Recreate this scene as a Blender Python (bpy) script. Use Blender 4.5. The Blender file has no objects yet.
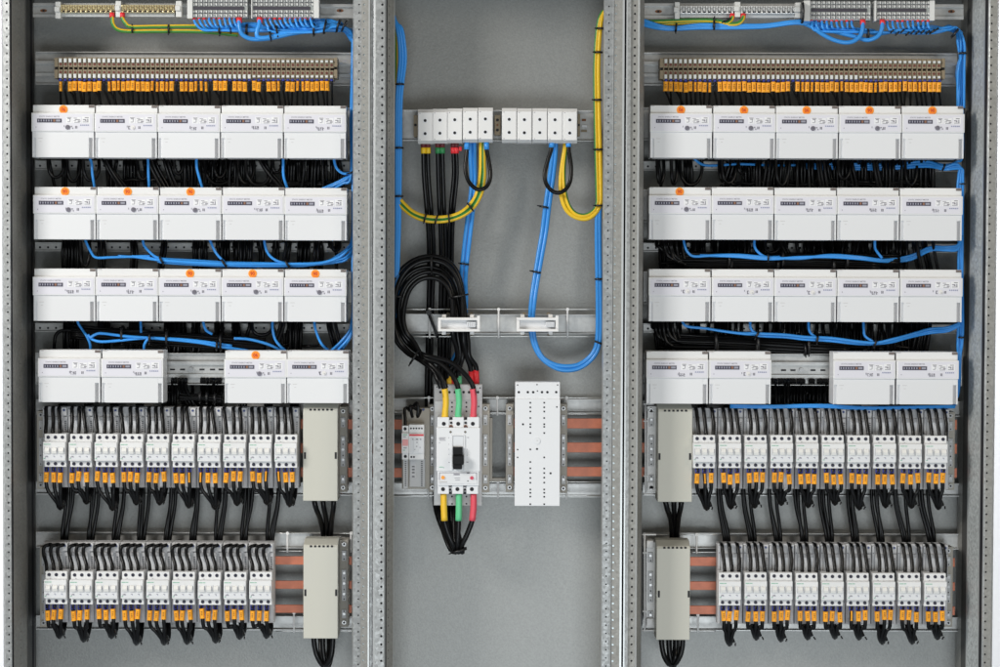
import bpy, bmesh, math, random
from mathutils import Vector, Matrix
random.seed(7)
rnd = random.Random(11)
scene = bpy.context.scene
COL = scene.collection

# ------------------------------------------------------------------ camera
S, D = 0.0025, 5.0                      # 1 photo pixel = 2.5 mm on the cabinet's front plane (Y = 0)
PITCH, ROLL = math.radians(1.7), math.radians(0.2)
TARGET = Vector((0, 0, 1.0))
fwd = Vector((0, math.cos(PITCH), -math.sin(PITCH)))
r0, u0 = Vector((1, 0, 0)), Vector((0, math.sin(PITCH), math.cos(PITCH)))
right = r0 * math.cos(ROLL) + u0 * math.sin(ROLL)
up = u0 * math.cos(ROLL) - r0 * math.sin(ROLL)
CAMLOC = TARGET - fwd * D
cd = bpy.data.cameras.new('camera'); cam = bpy.data.objects.new('camera', cd); COL.objects.link(cam)
m = Matrix((right, up, -fwd)).transposed().to_4x4(); m.translation = CAMLOC
cam.matrix_world = m
cd.sensor_width = 36; cd.lens = 36 * D / (1000 * S); cd.clip_end = 200; cd.clip_start = .1
scene.camera = cam

def at(px, py, Y):
    r = fwd + right * ((px - 500) * S / D) + up * ((333.5 - py) * S / D)
    return CAMLOC + r * ((Y - CAMLOC.y) / r.y)
def kk(Y): return S * (D + Y) / D

# ------------------------------------------------------------------ materials
M = {}
def mat(name, col, rough=.5, metal=0., var=.0, bump=0., scale=60., obj_var=0., spec=.5, spangle=0., coat=0., stain=0.):
    mt = bpy.data.materials.new(name); mt.use_nodes = True
    nt = mt.node_tree; b = nt.nodes['Principled BSDF']; L = nt.links
    b.inputs['Roughness'].default_value = rough; b.inputs['Metallic'].default_value = metal
    b.inputs['Specular IOR Level'].default_value = spec
    b.inputs['Coat Weight'].default_value = coat
    c = (*col, 1)
    b.inputs['Base Color'].default_value = c
    tc = nt.nodes.new('ShaderNodeTexCoord')
    cur = None
    def darken(fac_socket, amount, cur):
        mx = nt.nodes.new('ShaderNodeMix'); mx.data_type = 'RGBA'; mx.blend_type = 'MULTIPLY'
        mr = nt.nodes.new('ShaderNodeMapRange'); L.new(fac_socket, mr.inputs['Value'])
        mr.inputs['From Min'].default_value = .25; mr.inputs['From Max'].default_value = .75
        mr.inputs['To Min'].default_value = 1 - amount; mr.inputs['To Max'].default_value = 1 + amount * .6
        mx.inputs['Factor'].default_value = 1
        if cur is None: mx.inputs['A'].default_value = c
        else: L.new(cur, mx.inputs['A'])
        L.new(mr.outputs['Result'], mx.inputs['B'])
        return mx.outputs['Result']
    if var or bump:
        n = nt.nodes.new('ShaderNodeTexNoise'); n.inputs['Scale'].default_value = scale; n.inputs['Detail'].default_value = 5
        L.new(tc.outputs['Object'], n.inputs['Vector'])
        if var: cur = darken(n.outputs['Fac'], var, cur)
        if bump:
            bp = nt.nodes.new('ShaderNodeBump'); bp.inputs['Strength'].default_value = bump; bp.inputs['Distance'].default_value = .002
            L.new(n.outputs['Fac'], bp.inputs['Height']); L.new(bp.outputs['Normal'], b.inputs['Normal'])
    if spangle:
        v = nt.nodes.new('ShaderNodeTexVoronoi'); v.inputs['Scale'].default_value = 150
        L.new(tc.outputs['Object'], v.inputs['Vector'])
        sp = nt.nodes.new('ShaderNodeSeparateColor'); L.new(v.outputs['Color'], sp.inputs['Color'])
        cur = darken(sp.outputs['Red'], spangle, cur)
        mr = nt.nodes.new('ShaderNodeMapRange'); L.new(sp.outputs['Green'], mr.inputs['Value'])
        mr.inputs['To Min'].default_value = rough - .08; mr.inputs['To Max'].default_value = rough + .1
        L.new(mr.outputs['Result'], b.inputs['Roughness'])
    if stain:
        n2 = nt.nodes.new('ShaderNodeTexNoise'); n2.inputs['Scale'].default_value = 2.6; n2.inputs['Detail'].default_value = 6
        mp = nt.nodes.new('ShaderNodeMapping'); mp.inputs['Scale'].default_value = (1, 1, .35)
        L.new(tc.outputs['Object'], mp.inputs['Vector']); L.new(mp.outputs['Vector'], n2.inputs['Vector'])
        cur = darken(n2.outputs['Fac'], stain, cur)
    if obj_var:
        oi = nt.nodes.new('ShaderNodeObjectInfo'); cur = darken(oi.outputs['Random'], obj_var, cur)
    if cur is not None: L.new(cur, b.inputs['Base Color'])
    M[name] = mt; return mt

mat('back_steel', (.335, .34, .33), .44, .4, var=.12, bump=.22, scale=230, stain=.04)
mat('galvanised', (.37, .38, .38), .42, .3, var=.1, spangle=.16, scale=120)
mat('galvanised_lit', (.58, .61, .61), .42, .15, var=.1, spangle=.2, scale=120)  # same galvanised steel, lightened to stand in for light on the wall strip
mat('galvanised_dull', (.31, .305, .285), .5, .2, var=.12, scale=160, spangle=.08)  # warmer copy of the galvanised steel; the tone stands in for reflections
mat('bright_edge', (.58, .60, .60), .35, .4)  # bends coloured lighter for the light they catch
mat('rail_steel', (.54, .54, .53), .36, .45, var=.14, scale=90, stain=.1)
mat('rod_steel', (.74, .74, .72), .28, .7)
mat('gap_shade_grey', (.07, .07, .068), .6)  # dark colour standing in for shade in the inner channels
mat('hole_dark', (.012, .012, .016), .7)  # also colours the shaded gap strips of the posts dark
mat('hole_light', (.62, .7, .72), .35, .5)
mat('meter_white', (.80, .80, .80), .42, bump=.04, scale=400, obj_var=.025)
mat('meter_cover', (.79, .795, .81), .38, bump=.04, scale=400, obj_var=.025)
mat('meter_face', (.76, .75, .81), .45)
mat('meter_grip', (.60, .59, .59), .5)
mat('latch', (.17, .14, .13), .5)
mat('print_white', (.87, .87, .88), .5)
mat('print_dark', (.15, .14, .17), .6)
mat('print_grey', (.33, .32, .36), .6)
mat('print_blue', (.34, .36, .50), .6)
mat('counter_dark', (.035, .03, .06), .3)
mat('counter_digit', (.34, .34, .40), .5)
mat('counter_amber', (.30, .15, .09), .5)
mat('sticker', (1., .27, .015), .5)
mat('sticker_rim', (1., .45, .05), .5)
mat('sticker_ink', (.55, .03, .01), .5)
mat('seal_grey', (.22, .21, .25), .35, .3)
mat('seal_white', (.82, .80, .78), .4)
mat('breaker_white', (.80, .80, .80), .4, obj_var=.03)
mat('breaker_label', (.76, .77, .79), .4)
mat('toggle_white', (.86, .85, .82), .3)
mat('print_green', (.20, .50, .34), .6)
mat('screw_dark', (.015, .015, .035), .5)
mat('adapter_grey', (.58, .58, .59), .45, bump=.05, scale=300, obj_var=.04)
mat('adapter_light', (.76, .78, .81), .4)
mat('adapter_dark', (.10, .10, .11), .5)
mat('blue_plug', (.03, .05, .17), .4)
mat('cable_black', (.004, .004, .0045), .28, obj_var=.2, spec=.27)
mat('ferrule_blue', (.05, .065, .42), .4)
mat('marker_orange', (.95, .40, .012), .45, obj_var=.08)
mat('marker_ink', (.32, .12, .0), .6)
mat('cable_blue', (.042, .32, .85), .3, obj_var=.12)
mat('earth_yellow', (.88, .56, .02), .4)
mat('earth_green', (.05, .24, .045), .4)
mat('sleeve_red', (.80, .035, .045), .4)
mat('sleeve_maroon', (.14, .02, .025), .5)
mat('band_yellow', (.90, .58, .02), .4)
mat('band_green', (.03, .25, .08), .4)
mat('shrink_yellow', (.95, .58, .035), .42)
mat('shrink_green', (.13, .62, .30), .42)
mat('shrink_red', (.80, .09, .13), .42)
mat('tie_black', (.008, .008, .009), .4)
mat('terminal_tan', (.27, .215, .14), .5, obj_var=.06)
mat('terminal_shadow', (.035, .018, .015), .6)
mat('terminal_screw', (.16, .05, .04), .4, .4)
mat('terminal_marker', (.68, .70, .69), .4)
mat('brass', (.80, .70, .42), .25, .6, var=.1)
mat('nickel', (.86, .86, .85), .25, .35, var=.1)
mat('clear_plastic', (.55, .57, .58), .25)
mat('holder_white', (.72, .72, .70), .45)
mat('block_grey', (.40, .42, .41), .35)
mat('block_slot', (.05, .045, .06), .5)
mat('rust', (.22, .09, .04), .8)
mat('copper', (.66, .20, .105), .4, .15, var=.18, scale=40, stain=.2)
mat('cover_beige', (.60, .59, .52), .45, bump=.05, scale=350)
mat('support_tan', (.40, .37, .32), .5)
mat('support_grey', (.48, .48, .48), .42, .1)
mat('screw_steel', (.40, .40, .40), .35, .8)
mat('power_white', (.80, .795, .79), .42, obj_var=.02)
mat('plate_white', (.80, .81, .83), .42, bump=.04, scale=300)
mat('bracket_white', (.84, .83, .82), .4)
mat('lever_black', (.006, .006, .007), .5, spec=.2)
mat('dot_orange', (.95, .36, .02), .4)
mat('dot_red', (.62, .04, .09), .4)
mat('label_pink', (.85, .38, .38), .5)
mat('line_red', (.75, .06, .07), .5)
mat('wall_white', (.85, .86, .89), .8)

# ------------------------------------------------------------------ mesh helpers
def _rot_frame(t):
    t = t.normalized(); a = Vector((0, 0, 1)) if abs(t.z) < .9 else Vector((1, 0, 0))
    n = t.cross(a).normalized(); return n, t.cross(n).normalized()
class MB:
    """collects primitives into one mesh; local units: x,z in photo pixels times k, y in metres"""
    def __init__(s, k=1.): s.v, s.f, s.mi, s.sm, s.mats, s.k = [], [], [], [], [], k
    def slot(s, mname):
        if mname not in s.mats: s.mats.append(mname)
        return s.mats.index(mname)
    def add(s, vs, fs, mname, smooth=False):
        o = len(s.v); s.v += [Vector(p) for p in vs]; i = s.slot(mname)
        for f in fs: s.f.append([q + o for q in f]); s.mi.append(i); s.sm.append(smooth)
    def box(s, x0, x1, z0, z1, y0, y1, mname, bev=0.):
        k = s.k
        if x1 < x0: x0, x1 = x1, x0
        if z1 < z0: z0, z1 = z1, z0
        x0, x1, z0, z1 = x0*k, x1*k, z0*k, z1*k
        if bev <= 0:
            vs = [(x, y, z) for z in (z0, z1) for y in (y0, y1) for x in (x0, x1)]
            s.add(vs, [(0,1,5,4),(1,3,7,5),(3,2,6,7),(2,0,4,6),(4,5,7,6),(2,3,1,0)], mname)
        else:
            bm = bmesh.new(); bmesh.ops.create_cube(bm, size=1)
            for v in bm.verts: v.co = Vector(((x0+x1)/2 + v.co.x*(x1-x0), (y0+y1)/2 + v.co.y*(y1-y0), (z0+z1)/2 + v.co.z*(z1-z0)))
            w = min(bev*k, .45*min(x1-x0, z1-z0, y1-y0))
            bmesh.ops.bevel(bm, geom=bm.edges[:], offset=w, segments=2, affect='EDGES', profile=.6)
            bm.verts.index_update()
            s.add([v.co.copy() for v in bm.verts], [[v.index for v in f.verts] for f in bm.faces], mname); bm.free()
    def disc(s, x, z, y, r, h, mname, n=10, sx=1.):
        """short cylinder whose axis is Y, front face at y, depth h"""
        k = s.k; vs = []
        for yy in (y, y + h):
            for i in range(n):
                a = 2*math.pi*i/n; vs.append((x*k + math.cos(a)*r*k*sx, yy, z*k + math.sin(a)*r*k))
        fs = [list(range(n)), list(range(2*n-1, n-1, -1))] + [(i, n+i, n+(i+1) % n, (i+1) % n) for i in range(n)]
        s.add(vs, fs, mname)
    def poly(s, pts, y0, y1, mname):
        """polygon in x,z extruded from y0 to y1"""
        k = s.k; n = len(pts)
        vs = [(x*k, y0, z*k) for x, z in pts] + [(x*k, y1, z*k) for x, z in pts]
        s.add(vs, [list(range(n)), list(range(2*n-1, n-1, -1))] + [(i, n+i, n+(i+1) % n, (i+1) % n) for i in range(n)], mname)
    def prof(s, pts, x0, x1, mname):
        """profile polygon (y metres, z px) extruded along x"""
        k = s.k; n = len(pts)
        vs = [(x0*k, y, z*k) for y, z in pts] + [(x1*k, y, z*k) for y, z in pts]
        s.add(vs, [list(range(n)), list(range(2*n-1, n-1, -1))] + [(i, n+i, n+(i+1) % n, (i+1) % n) for i in range(n)], mname)
    def tube(s, P, r, mname, n=8, mat2=None, n2=0, twist=0., cap=True, face=False):
        """tube along world-like points P (metres)"""
        L = len(P); R = r if isinstance(r, (list, tuple)) else [r]*L
        rings = []; nrm = None; o = len(s.v)
        for i in range(L):
            t = (P[min(i+1, L-1)] - P[max(i-1, 0)]).normalized()
            if face:
                nrm = Vector((0, -1, 0)) - t*(-t.y); nrm.normalize()
            elif nrm is None: nrm, _ = _rot_frame(t)
            else:
                nrm = (nrm - t*nrm.dot(t)).normalized()
            b = t.cross(nrm)
            for j in range(n):
                a = 2*math.pi*j/n + (twist if face else twist*i)
                s.v.append(P[i] + (nrm*math.cos(a) + b*math.sin(a))*R[i])
        a1 = s.slot(mname); a2 = s.slot(mat2) if mat2 else a1
        for i in range(L-1):
            for j in range(n):
                s.f.append([o+i*n+j, o+i*n+(j+1) % n, o+(i+1)*n+(j+1) % n, o+(i+1)*n+j])
                s.mi.append(a2 if j < n2 else a1); s.sm.append(True)
        if cap:
            for c in (list(range(o+n-1, o-1, -1)), list(range(o+(L-1)*n, o+L*n))):
                s.f.append(c); s.mi.append(a1); s.sm.append(False)
    def mesh(s, name, origin=None):
        me = bpy.data.meshes.new(name)
        vs = s.v if origin is None else [p - origin for p in s.v]
        me.from_pydata([tuple(p) for p in vs], [], s.f)
        for q in s.mats: me.materials.append(M[q])
        me.polygons.foreach_set('material_index', s.mi); me.polygons.foreach_set('use_smooth', s.sm)
        bm = bmesh.new(); bm.from_mesh(me); bmesh.ops.recalc_face_normals(bm, faces=bm.faces[:]); bm.to_mesh(me); bm.free()
        me.update(); return me
    def build(s, name, parent=None, loc=None, origin=None):
        o = bpy.data.objects.new(name, s.mesh(name, origin)); COL.objects.link(o)
        if parent: o.parent = parent
        if loc is not None: o.location = loc
        elif origin is not None and parent is None: o.location = origin
        return o

def tag(o, label=None, cat=None, group=None, kind=None):
    if label: o['label'] = label
    if cat: o['category'] = cat
    if group: o['group'] = group
    if kind: o['kind'] = kind
    return o
def thing(name, label, cat, loc, group=None):
    o = bpy.data.objects.new(name, None); COL.objects.link(o); o.location = loc; o.empty_display_size = .02
    return tag(o, label, cat, group)
KIDS = {}
def reg():
    KIDS.clear()
    for o in COL.objects:
        if o.parent: KIDS.setdefault(o.parent.name, []).append(o)
def copy_tree(o, kids=None):
    c = o.copy(); COL.objects.link(c)
    for ch in (kids or KIDS).get(o.name, []):
        d = copy_tree(ch, kids); d.parent = c
    return c
ORD = ['first','second','third','fourth','fifth','sixth','seventh','eighth','ninth','tenth','eleventh']

_txt = {}
def text_mesh(txt, size, mname):
    key = (txt, size, mname)
    if key in _txt: return _txt[key]
    cu = bpy.data.curves.new('lettering', 'FONT'); cu.body = txt; cu.size = size; cu.align_x = 'CENTER'; cu.align_y = 'CENTER'; cu.resolution_u = 2; cu.offset = size*.012
    to = bpy.data.objects.new('lettering_source', cu); COL.objects.link(to)
    dg = bpy.context.evaluated_depsgraph_get(); dg.update()
    me = bpy.data.meshes.new_from_object(to.evaluated_get(dg))
    bpy.data.objects.remove(to)
    for v in me.vertices: v.co = Vector((v.co.x, -v.co.z, v.co.y))
    me.materials.clear(); me.materials.append(M[mname]); me.name = 'lettering'
    _txt[key] = me; return me
def text(name, txt, size, mname, parent, loc, rot=0., sx=1.):
    o = bpy.data.objects.new(name, text_mesh(txt, size, mname)); COL.objects.link(o); o.parent = parent; o.location = loc
    o.rotation_euler = (0, rot, 0); o.scale = (sx, 1, 1); return o

def smooth(P, n=6):
    out = []
    for i in range(len(P)-1):
        p0 = P[max(i-1, 0)]; p1 = P[i]; p2 = P[i+1]; p3 = P[min(i+2, len(P)-1)]
        for q in range(n):
            t = q/n
            out.append(.5*((2*p1) + (p2-p0)*t + (2*p0-5*p1+4*p2-p3)*t*t + (3*p1-p0-3*p2+p3)*t**3))
    out.append(P[-1]); return out
def wpts(pts, n=6): return smooth([at(*p) for p in pts], n)
def wire(name, label, cat, pts, r, mname, group=None, n=6, sides=8, mat2=None, n2=0, twist=0.):
    P = wpts(pts, n); mb = MB(); mb.tube(P, r*S, mname, sides, mat2, n2, twist)
    return tag(mb.build(name, origin=P[0].copy()), label, cat, group)
def sleeve(parent, name, pts, r, mname, sides=10, n=4, origin=None):
    P = wpts(pts, n); mb = MB(); mb.tube(P, r*S, mname, sides)
    return mb.build(name, parent, origin=parent.location.copy() if origin is None else origin, loc=(0, 0, 0))
def tie(parent, p, d, r, w=1.6, tail=3., name='cable_tie'):
    """black strap: a ring round the bundle at p, along direction d in photo axes, with a stub tail"""
    c = at(*p); k = kk(p[2]); dv = Vector((d[0], 0, -d[1])).normalized()
    mb = MB(); mb.tube([c - dv*w*k*.5, c + dv*w*k*.5], r*k, 'tie_black', 12)
    side = Vector((dv.z, 0, -dv.x))
    q = c + side*(r*k*.9)*(1 if tail > 0 else -1) - Vector((0, r*k*.6, 0))
    mb.tube([q, q + side*abs(tail)*k*(1 if tail > 0 else -1)*.6 - Vector((0, .004, 0))], .7*k, 'tie_black', 5)
    return mb.build(name, parent, origin=parent.location.copy(), loc=(0, 0, 0))

class PB:
    """one part of a directly placed thing: boxes given in photo pixels at their own front depth"""
    def __init__(s): s.mb = MB()
    def box(s, x0, y0, x1, y1, Yf, Yb, mname, bev=0.):
        cx, cy = (x0+x1)/2, (y0+y1)/2
        X0, X1 = at(x0, cy, Yf).x, at(x1, cy, Yf).x; Z0, Z1 = at(cx, y1, Yf).z, at(cx, y0, Yf).z
        s.mb.box(X0, X1, Z0, Z1, Yf, Yb, mname, bev*kk(Yf)); return s
    def disc(s, x, y, Y, r, h, mname, n=12, sx=1.):
        c = at(x, y, Y); s.mb.disc(c.x, c.z, Y, r*kk(Y), h, mname, n, sx); return s
    def tube(s, pts, r, mname, n=4, sides=8): s.mb.tube(wpts(pts, n), r*S, mname, sides); return s
    def build(s, name, parent=None, origin=None):
        if parent is not None: return s.mb.build(name, parent, origin=parent.location.copy(), loc=(0, 0, 0))
        return s.mb.build(name, origin=origin)

# ------------------------------------------------------------------ setting: pale room wall far behind
mb = MB(); mb.box(-6, 6, -1.5, 4.5, 2.2, 2.3, 'wall_white'); tag(mb.build('back_wall', loc=(0, 0, 0)), kind='structure')

# ------------------------------------------------------------------ cabinet carcass
ZT, ZB = at(500, -60, 0).z, at(500, 730, 0).z
def strip(mb, a, b, mname, hole=None, pitch=8.31, phase=5., r=1.1, back='hole_dark', sx=1.):
    """vertical strip between plan points a and b (X, Y), optionally with a column of real punched holes"""
    a, b = Vector(a), Vector(b); L = (b-a).length; u = (b-a)/L
    P = lambda s_, z, off=0.: Vector((a.x+u.x*s_ + u.y*-off, a.y+u.y*s_ + u.x*off, z))
    def q(s0, s1, z0, z1): mb.add([P(s0, z0), P(s1, z0), P(s1, z1), P(s0, z1)], [(0,1,2,3)], mname)
    if hole is None: q(0, L, ZB, ZT); return
    h = hole*L; rr = r*S; w = min(rr*1.8, h*.95, (L-h)*.95); rx = min(rr*sx, w*.85)
    q(0, h-w, ZB, ZT); q(h+w, L, ZB, ZT)
    z = at(500, phase, a.y).z; pz = pitch*S
    while z < ZT - pz: z += pz
    first = True
    while z - pz/2 > ZB:
        z0, z1 = z-pz/2, z+pz/2
        if first: q(h-w, h+w, z1, ZT); first = False
        out = [(-w,-pz/2),(0,-pz/2),(w,-pz/2),(w,0),(w,pz/2),(0,pz/2),(-w,pz/2),(-w,0)]
        inn = [(rx*math.cos(t), rr*math.sin(t)) for t in [math.radians(225+45*i) for i in range(8)]]
        vs = [P(h+x, z+y) for x, y in out] + [P(h+x, z+y) for x, y in inn] + [P(h+x, z+y, .003) for x, y in inn]
        mb.add(vs, [(i, (i+1) % 8, 8+(i+1) % 8, 8+i) for i in range(8)], mname)
        mb.add([vs[8+i] for i in range(8)] + [vs[16+i] for i in range(8)], [(i, (i+1) % 8, 8+(i+1) % 8, 8+i) for i in range(8)], mname)
        z -= pz
    q(h-w, h+w, ZB, z+pz/2)
    o = .0032
    mb.add([P(h-w, ZB, o), P(h+w, ZB, o), P(h+w, ZT, o), P(h-w, ZT, o)], [(0,1,2,3)], back)
def upright(label, segs, parts):
    """segs: list of (x_px, Y, material of the strip that starts here, hole options); parts: {name: [indices]}"""
    pts = [(at(x, 300, Y).x, Y) for x, Y, *_ in segs]
    root = thing('upright_post', label, 'cabinet post', Vector((pts[0][0], pts[0][1], ZB)))
    for name, idx in parts:
        mb = MB()
        for i in idx:
            kw = segs[i][3] if len(segs[i]) > 3 else {}
            strip(mb, pts[i], pts[i+1], segs[i][2], **kw)
        mb.build(name, root, origin=root.location.copy(), loc=(0, 0, 0))
    return root
H = lambda h, **k: dict(hole=h, **k)
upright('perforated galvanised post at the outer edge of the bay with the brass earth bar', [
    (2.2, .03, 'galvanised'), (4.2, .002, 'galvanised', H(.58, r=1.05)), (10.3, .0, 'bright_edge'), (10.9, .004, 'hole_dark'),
    (12.6, .012, 'galvanised_dull'), (13.6, .02, 'galvanised_dull', H(.5, r=.9, phase=9, sx=4)), (26., .15, 'gap_shade_grey'),
    (27., .152, 'gap_shade_grey'), (31., .21, 'hole_dark'), (33., .225, 'gap_shade_grey'), (35., .28, 'galvanised_dull')],  # inner channel strips coloured dark in place of shade in the gap
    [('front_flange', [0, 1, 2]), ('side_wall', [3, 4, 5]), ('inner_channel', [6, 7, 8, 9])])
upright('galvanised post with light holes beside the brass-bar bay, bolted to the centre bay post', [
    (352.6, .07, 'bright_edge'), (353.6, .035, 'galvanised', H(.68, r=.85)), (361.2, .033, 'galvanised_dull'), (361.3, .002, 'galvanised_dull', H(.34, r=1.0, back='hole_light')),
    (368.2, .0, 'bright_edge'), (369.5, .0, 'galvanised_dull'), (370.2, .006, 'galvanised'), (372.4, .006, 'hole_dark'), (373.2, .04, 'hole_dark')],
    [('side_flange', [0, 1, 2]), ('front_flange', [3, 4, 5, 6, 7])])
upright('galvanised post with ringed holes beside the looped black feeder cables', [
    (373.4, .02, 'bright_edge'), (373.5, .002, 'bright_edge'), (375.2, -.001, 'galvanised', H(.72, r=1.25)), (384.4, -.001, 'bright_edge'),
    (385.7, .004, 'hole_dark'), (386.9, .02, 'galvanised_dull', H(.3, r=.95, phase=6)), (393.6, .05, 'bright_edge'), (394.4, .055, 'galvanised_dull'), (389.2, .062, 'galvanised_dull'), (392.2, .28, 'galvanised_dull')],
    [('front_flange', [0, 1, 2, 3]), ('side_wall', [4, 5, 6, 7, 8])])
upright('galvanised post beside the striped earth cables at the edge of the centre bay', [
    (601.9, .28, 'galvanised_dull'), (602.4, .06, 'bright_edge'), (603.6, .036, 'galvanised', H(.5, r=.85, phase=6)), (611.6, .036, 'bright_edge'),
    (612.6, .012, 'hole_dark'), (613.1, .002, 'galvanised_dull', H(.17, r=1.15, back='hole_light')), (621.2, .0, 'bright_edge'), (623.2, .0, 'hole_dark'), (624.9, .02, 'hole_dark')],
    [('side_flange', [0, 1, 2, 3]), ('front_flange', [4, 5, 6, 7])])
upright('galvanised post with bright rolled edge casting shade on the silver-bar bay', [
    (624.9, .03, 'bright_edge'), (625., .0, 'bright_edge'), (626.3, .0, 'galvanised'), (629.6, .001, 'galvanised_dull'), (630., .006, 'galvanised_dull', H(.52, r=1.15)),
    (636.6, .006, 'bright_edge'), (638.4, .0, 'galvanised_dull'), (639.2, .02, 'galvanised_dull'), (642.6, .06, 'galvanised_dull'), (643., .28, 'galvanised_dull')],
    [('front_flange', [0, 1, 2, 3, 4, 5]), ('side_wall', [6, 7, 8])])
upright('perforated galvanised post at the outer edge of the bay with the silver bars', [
    (959., .28, 'galvanised_dull'), (960.5, .24, 'galvanised_dull'), (964.4, .19, 'gap_shade_grey'), (969.3, .155, 'bright_edge'), (970.4, .148, 'galvanised_lit', H(.5, r=.85, sx=4, phase=9)), (981., .045, 'bright_edge'),  # gap strip coloured dark as shade, wall strip lightened as if lit
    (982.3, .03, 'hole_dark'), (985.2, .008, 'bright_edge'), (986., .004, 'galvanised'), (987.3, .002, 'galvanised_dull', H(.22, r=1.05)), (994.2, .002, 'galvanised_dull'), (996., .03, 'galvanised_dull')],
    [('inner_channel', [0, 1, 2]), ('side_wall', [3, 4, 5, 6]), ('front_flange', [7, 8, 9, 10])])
for lab, xa, xb in (('grey mottled steel back panel behind the bay with brass earth bars', 12, 358), ('grey mottled steel back panel behind the centre bay', 384, 612), ('grey mottled steel back panel behind the bay with silver earth bars', 638, 988)):
    c = at((xa+xb)/2, 333, .28)
    X0, X1 = at(xa, 333, .0).x, at(xb, 333, .0).x
    mb = MB(); mb.box(X0-.02, X1+.02, ZB, ZT, .28, .284, 'back_steel')
    tag(mb.build('back_panel', origin=Vector((c.x, .282, ZB))), lab, 'panel')

mb = MB(); mb.box(at(2, 0, 0).x, at(996, 0, 0).x, at(500, -34, 0).z, at(500, -31, 0).z, .0, .284, 'galvanised_dull')  # unseen roof sheet, added to darken the top of the bays
tag(mb.build('shading_roof', origin=Vector((0, .14, at(500, -33, 0).z))), 'galvanised roof sheet added out of view to shade the cabinet top', 'panel')
BAY = {'L': 'brass-bar bay', 'R': 'silver-bar bay'}
def from_outer(b, i, n): return ORD[i if b == 'L' else n-1-i]
ORD = ['first','second','third','fourth','fifth','sixth','seventh','eighth','ninth','tenth','eleventh']
# punched cross bars in the gaps, rails behind the rows
def bar(label, x0, x1, y0, y1, Y, hole=8., r=1.15, name='perforated_bar', x_first=5):
    root = thing(name, label, 'mounting bar', at((x0+x1)/2, (y0+y1)/2, Y))
    p = PB(); p.box(x0, y0, x1, y1, Y, Y+.012, 'rail_steel', .4); p.build('bar_body', root)
    p = PB(); p.box(x0, y0-.9, x1, y0, Y-.006, Y+.011, 'rail_steel'); p.box(x0, y1, x1, y1+.9, Y-.008, Y+.011, 'rail_steel'); p.build('folded_edge', root)
    p = PB(); x = x0 + x_first
    while x < x1-3: p.disc(x, (y0+y1)/2, Y-.0008, r, .004, 'hole_dark', 8); x += hole
    p.build('punched_holes', root)
    return root
for b, x0, x1, dy in (('L', 35, 356, 0), ('R', 643, 962, 1)):
    for i, (y0, y1) in enumerate(((162, 169.5), (243.8, 250.8), (324.5, 331.5))):
        bar('punched galvanised cross bar behind cables below meter row %s, %s' % (('one', 'two', 'three')[i], BAY[b]), x0, x1, y0+dy*.6, y1+dy*.6, .236)
def plain_rail(label, x0, x1, y0, y1, Y, name='mounting_rail', lip=1.2):
    root = thing(name, label, 'mounting rail', at((x0+x1)/2, (y0+y1)/2, Y))
    PB().box(x0, y0, x1, y1, Y, Y+.006, 'rail_steel').build('rail_web', root)
    p = PB(); p.box(x0, y0-lip, x1, y0, Y-.012, Y+.005, 'rail_steel', .2); p.box(x0, y1, x1, y1+lip, Y-.012, Y+.005, 'rail_steel', .2); p.build('rail_lip', root)
    return root
for b, x0, x1, dy in (('L', 36, 356, 0), ('R', 643, 960, 1)):
    plain_rail('galvanised rail behind the tops of the upper breaker row, ' + BAY[b], x0, x1, 401+dy, 414+dy, .245)
    plain_rail('galvanised rail behind the feet of the upper breaker row, ' + BAY[b], x0, x1, 483+dy, 494+dy, .245)
    plain_rail('galvanised rail behind the tops of the lower breaker row, ' + BAY[b], x0, x1, 533.5+dy, 547+dy, .245)
    plain_rail('galvanised rail behind the feet of the lower breaker row, ' + BAY[b], x0, x1, 617+dy, 629+dy, .245)
plain_rail('galvanised rail behind the tops of the main breaker and white cover plate', 394, 603, 400, 412, .245)
plain_rail('galvanised rail behind the feet of the main breaker and white cover plate', 394, 603, 484.5, 496, .245)

def din_rail(label, x0, x1, y0, y1, Y, slots=(), screw=None, ends=()):
    """top-hat rail: two lips proud of a recessed web"""
    root = thing('din_rail', label, 'din rail', at((x0+x1)/2, (y0+y1)/2, Y)); h = y1-y0
    p = PB(); p.box(x0, y0, x1, y0+h*.16, Y, Y+.002, 'rail_steel'); p.box(x0, y1-h*.16, x1, y1, Y, Y+.002, 'rail_steel')
    p.box(x0, y0+h*.16, x1, y0+h*.2, Y, Y+.012, 'bright_edge'); p.box(x0, y1-h*.2, x1, y1-h*.16, Y, Y+.012, 'bright_edge'); p.build('rail_lip', root)
    PB().box(x0, y0+h*.2, x1, y1-h*.2, Y+.01, Y+.012, 'rail_steel').build('rail_web', root)
    if slots:
        p = PB()
        for x in slots: p.box(x-2.6, (y0+y1)/2-.9, x+2.6, (y0+y1)/2+.9, Y+.0095, Y+.011, 'hole_dark', .6)
        p.build('rail_slots', root)
    for x in ends:
        p = PB(); p.disc(x, (y0+y1)/2, Y+.009, 1.6, .002, 'rust', 10, 2.2); p.disc(x, (y0+y1)/2, Y+.0075, 1.1, .002, 'hole_dark', 8); p.build('end_hole', root)
    if screw: PB().disc(screw, (y0+y1)/2, Y+.004, 2.3, .006, 'screw_steel').build('rail_screw', root)
    return root
din_rail('top-hat rail carrying the brass earth bars and neutral blocks', 33, 356, 3.6, 17.6, .15, ends=(43.5, 340))
din_rail('top-hat rail carrying the silver earth bars and neutral blocks', 643, 963.5, 3.8, 19, .15, ends=(658.5, 951.5))
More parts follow.
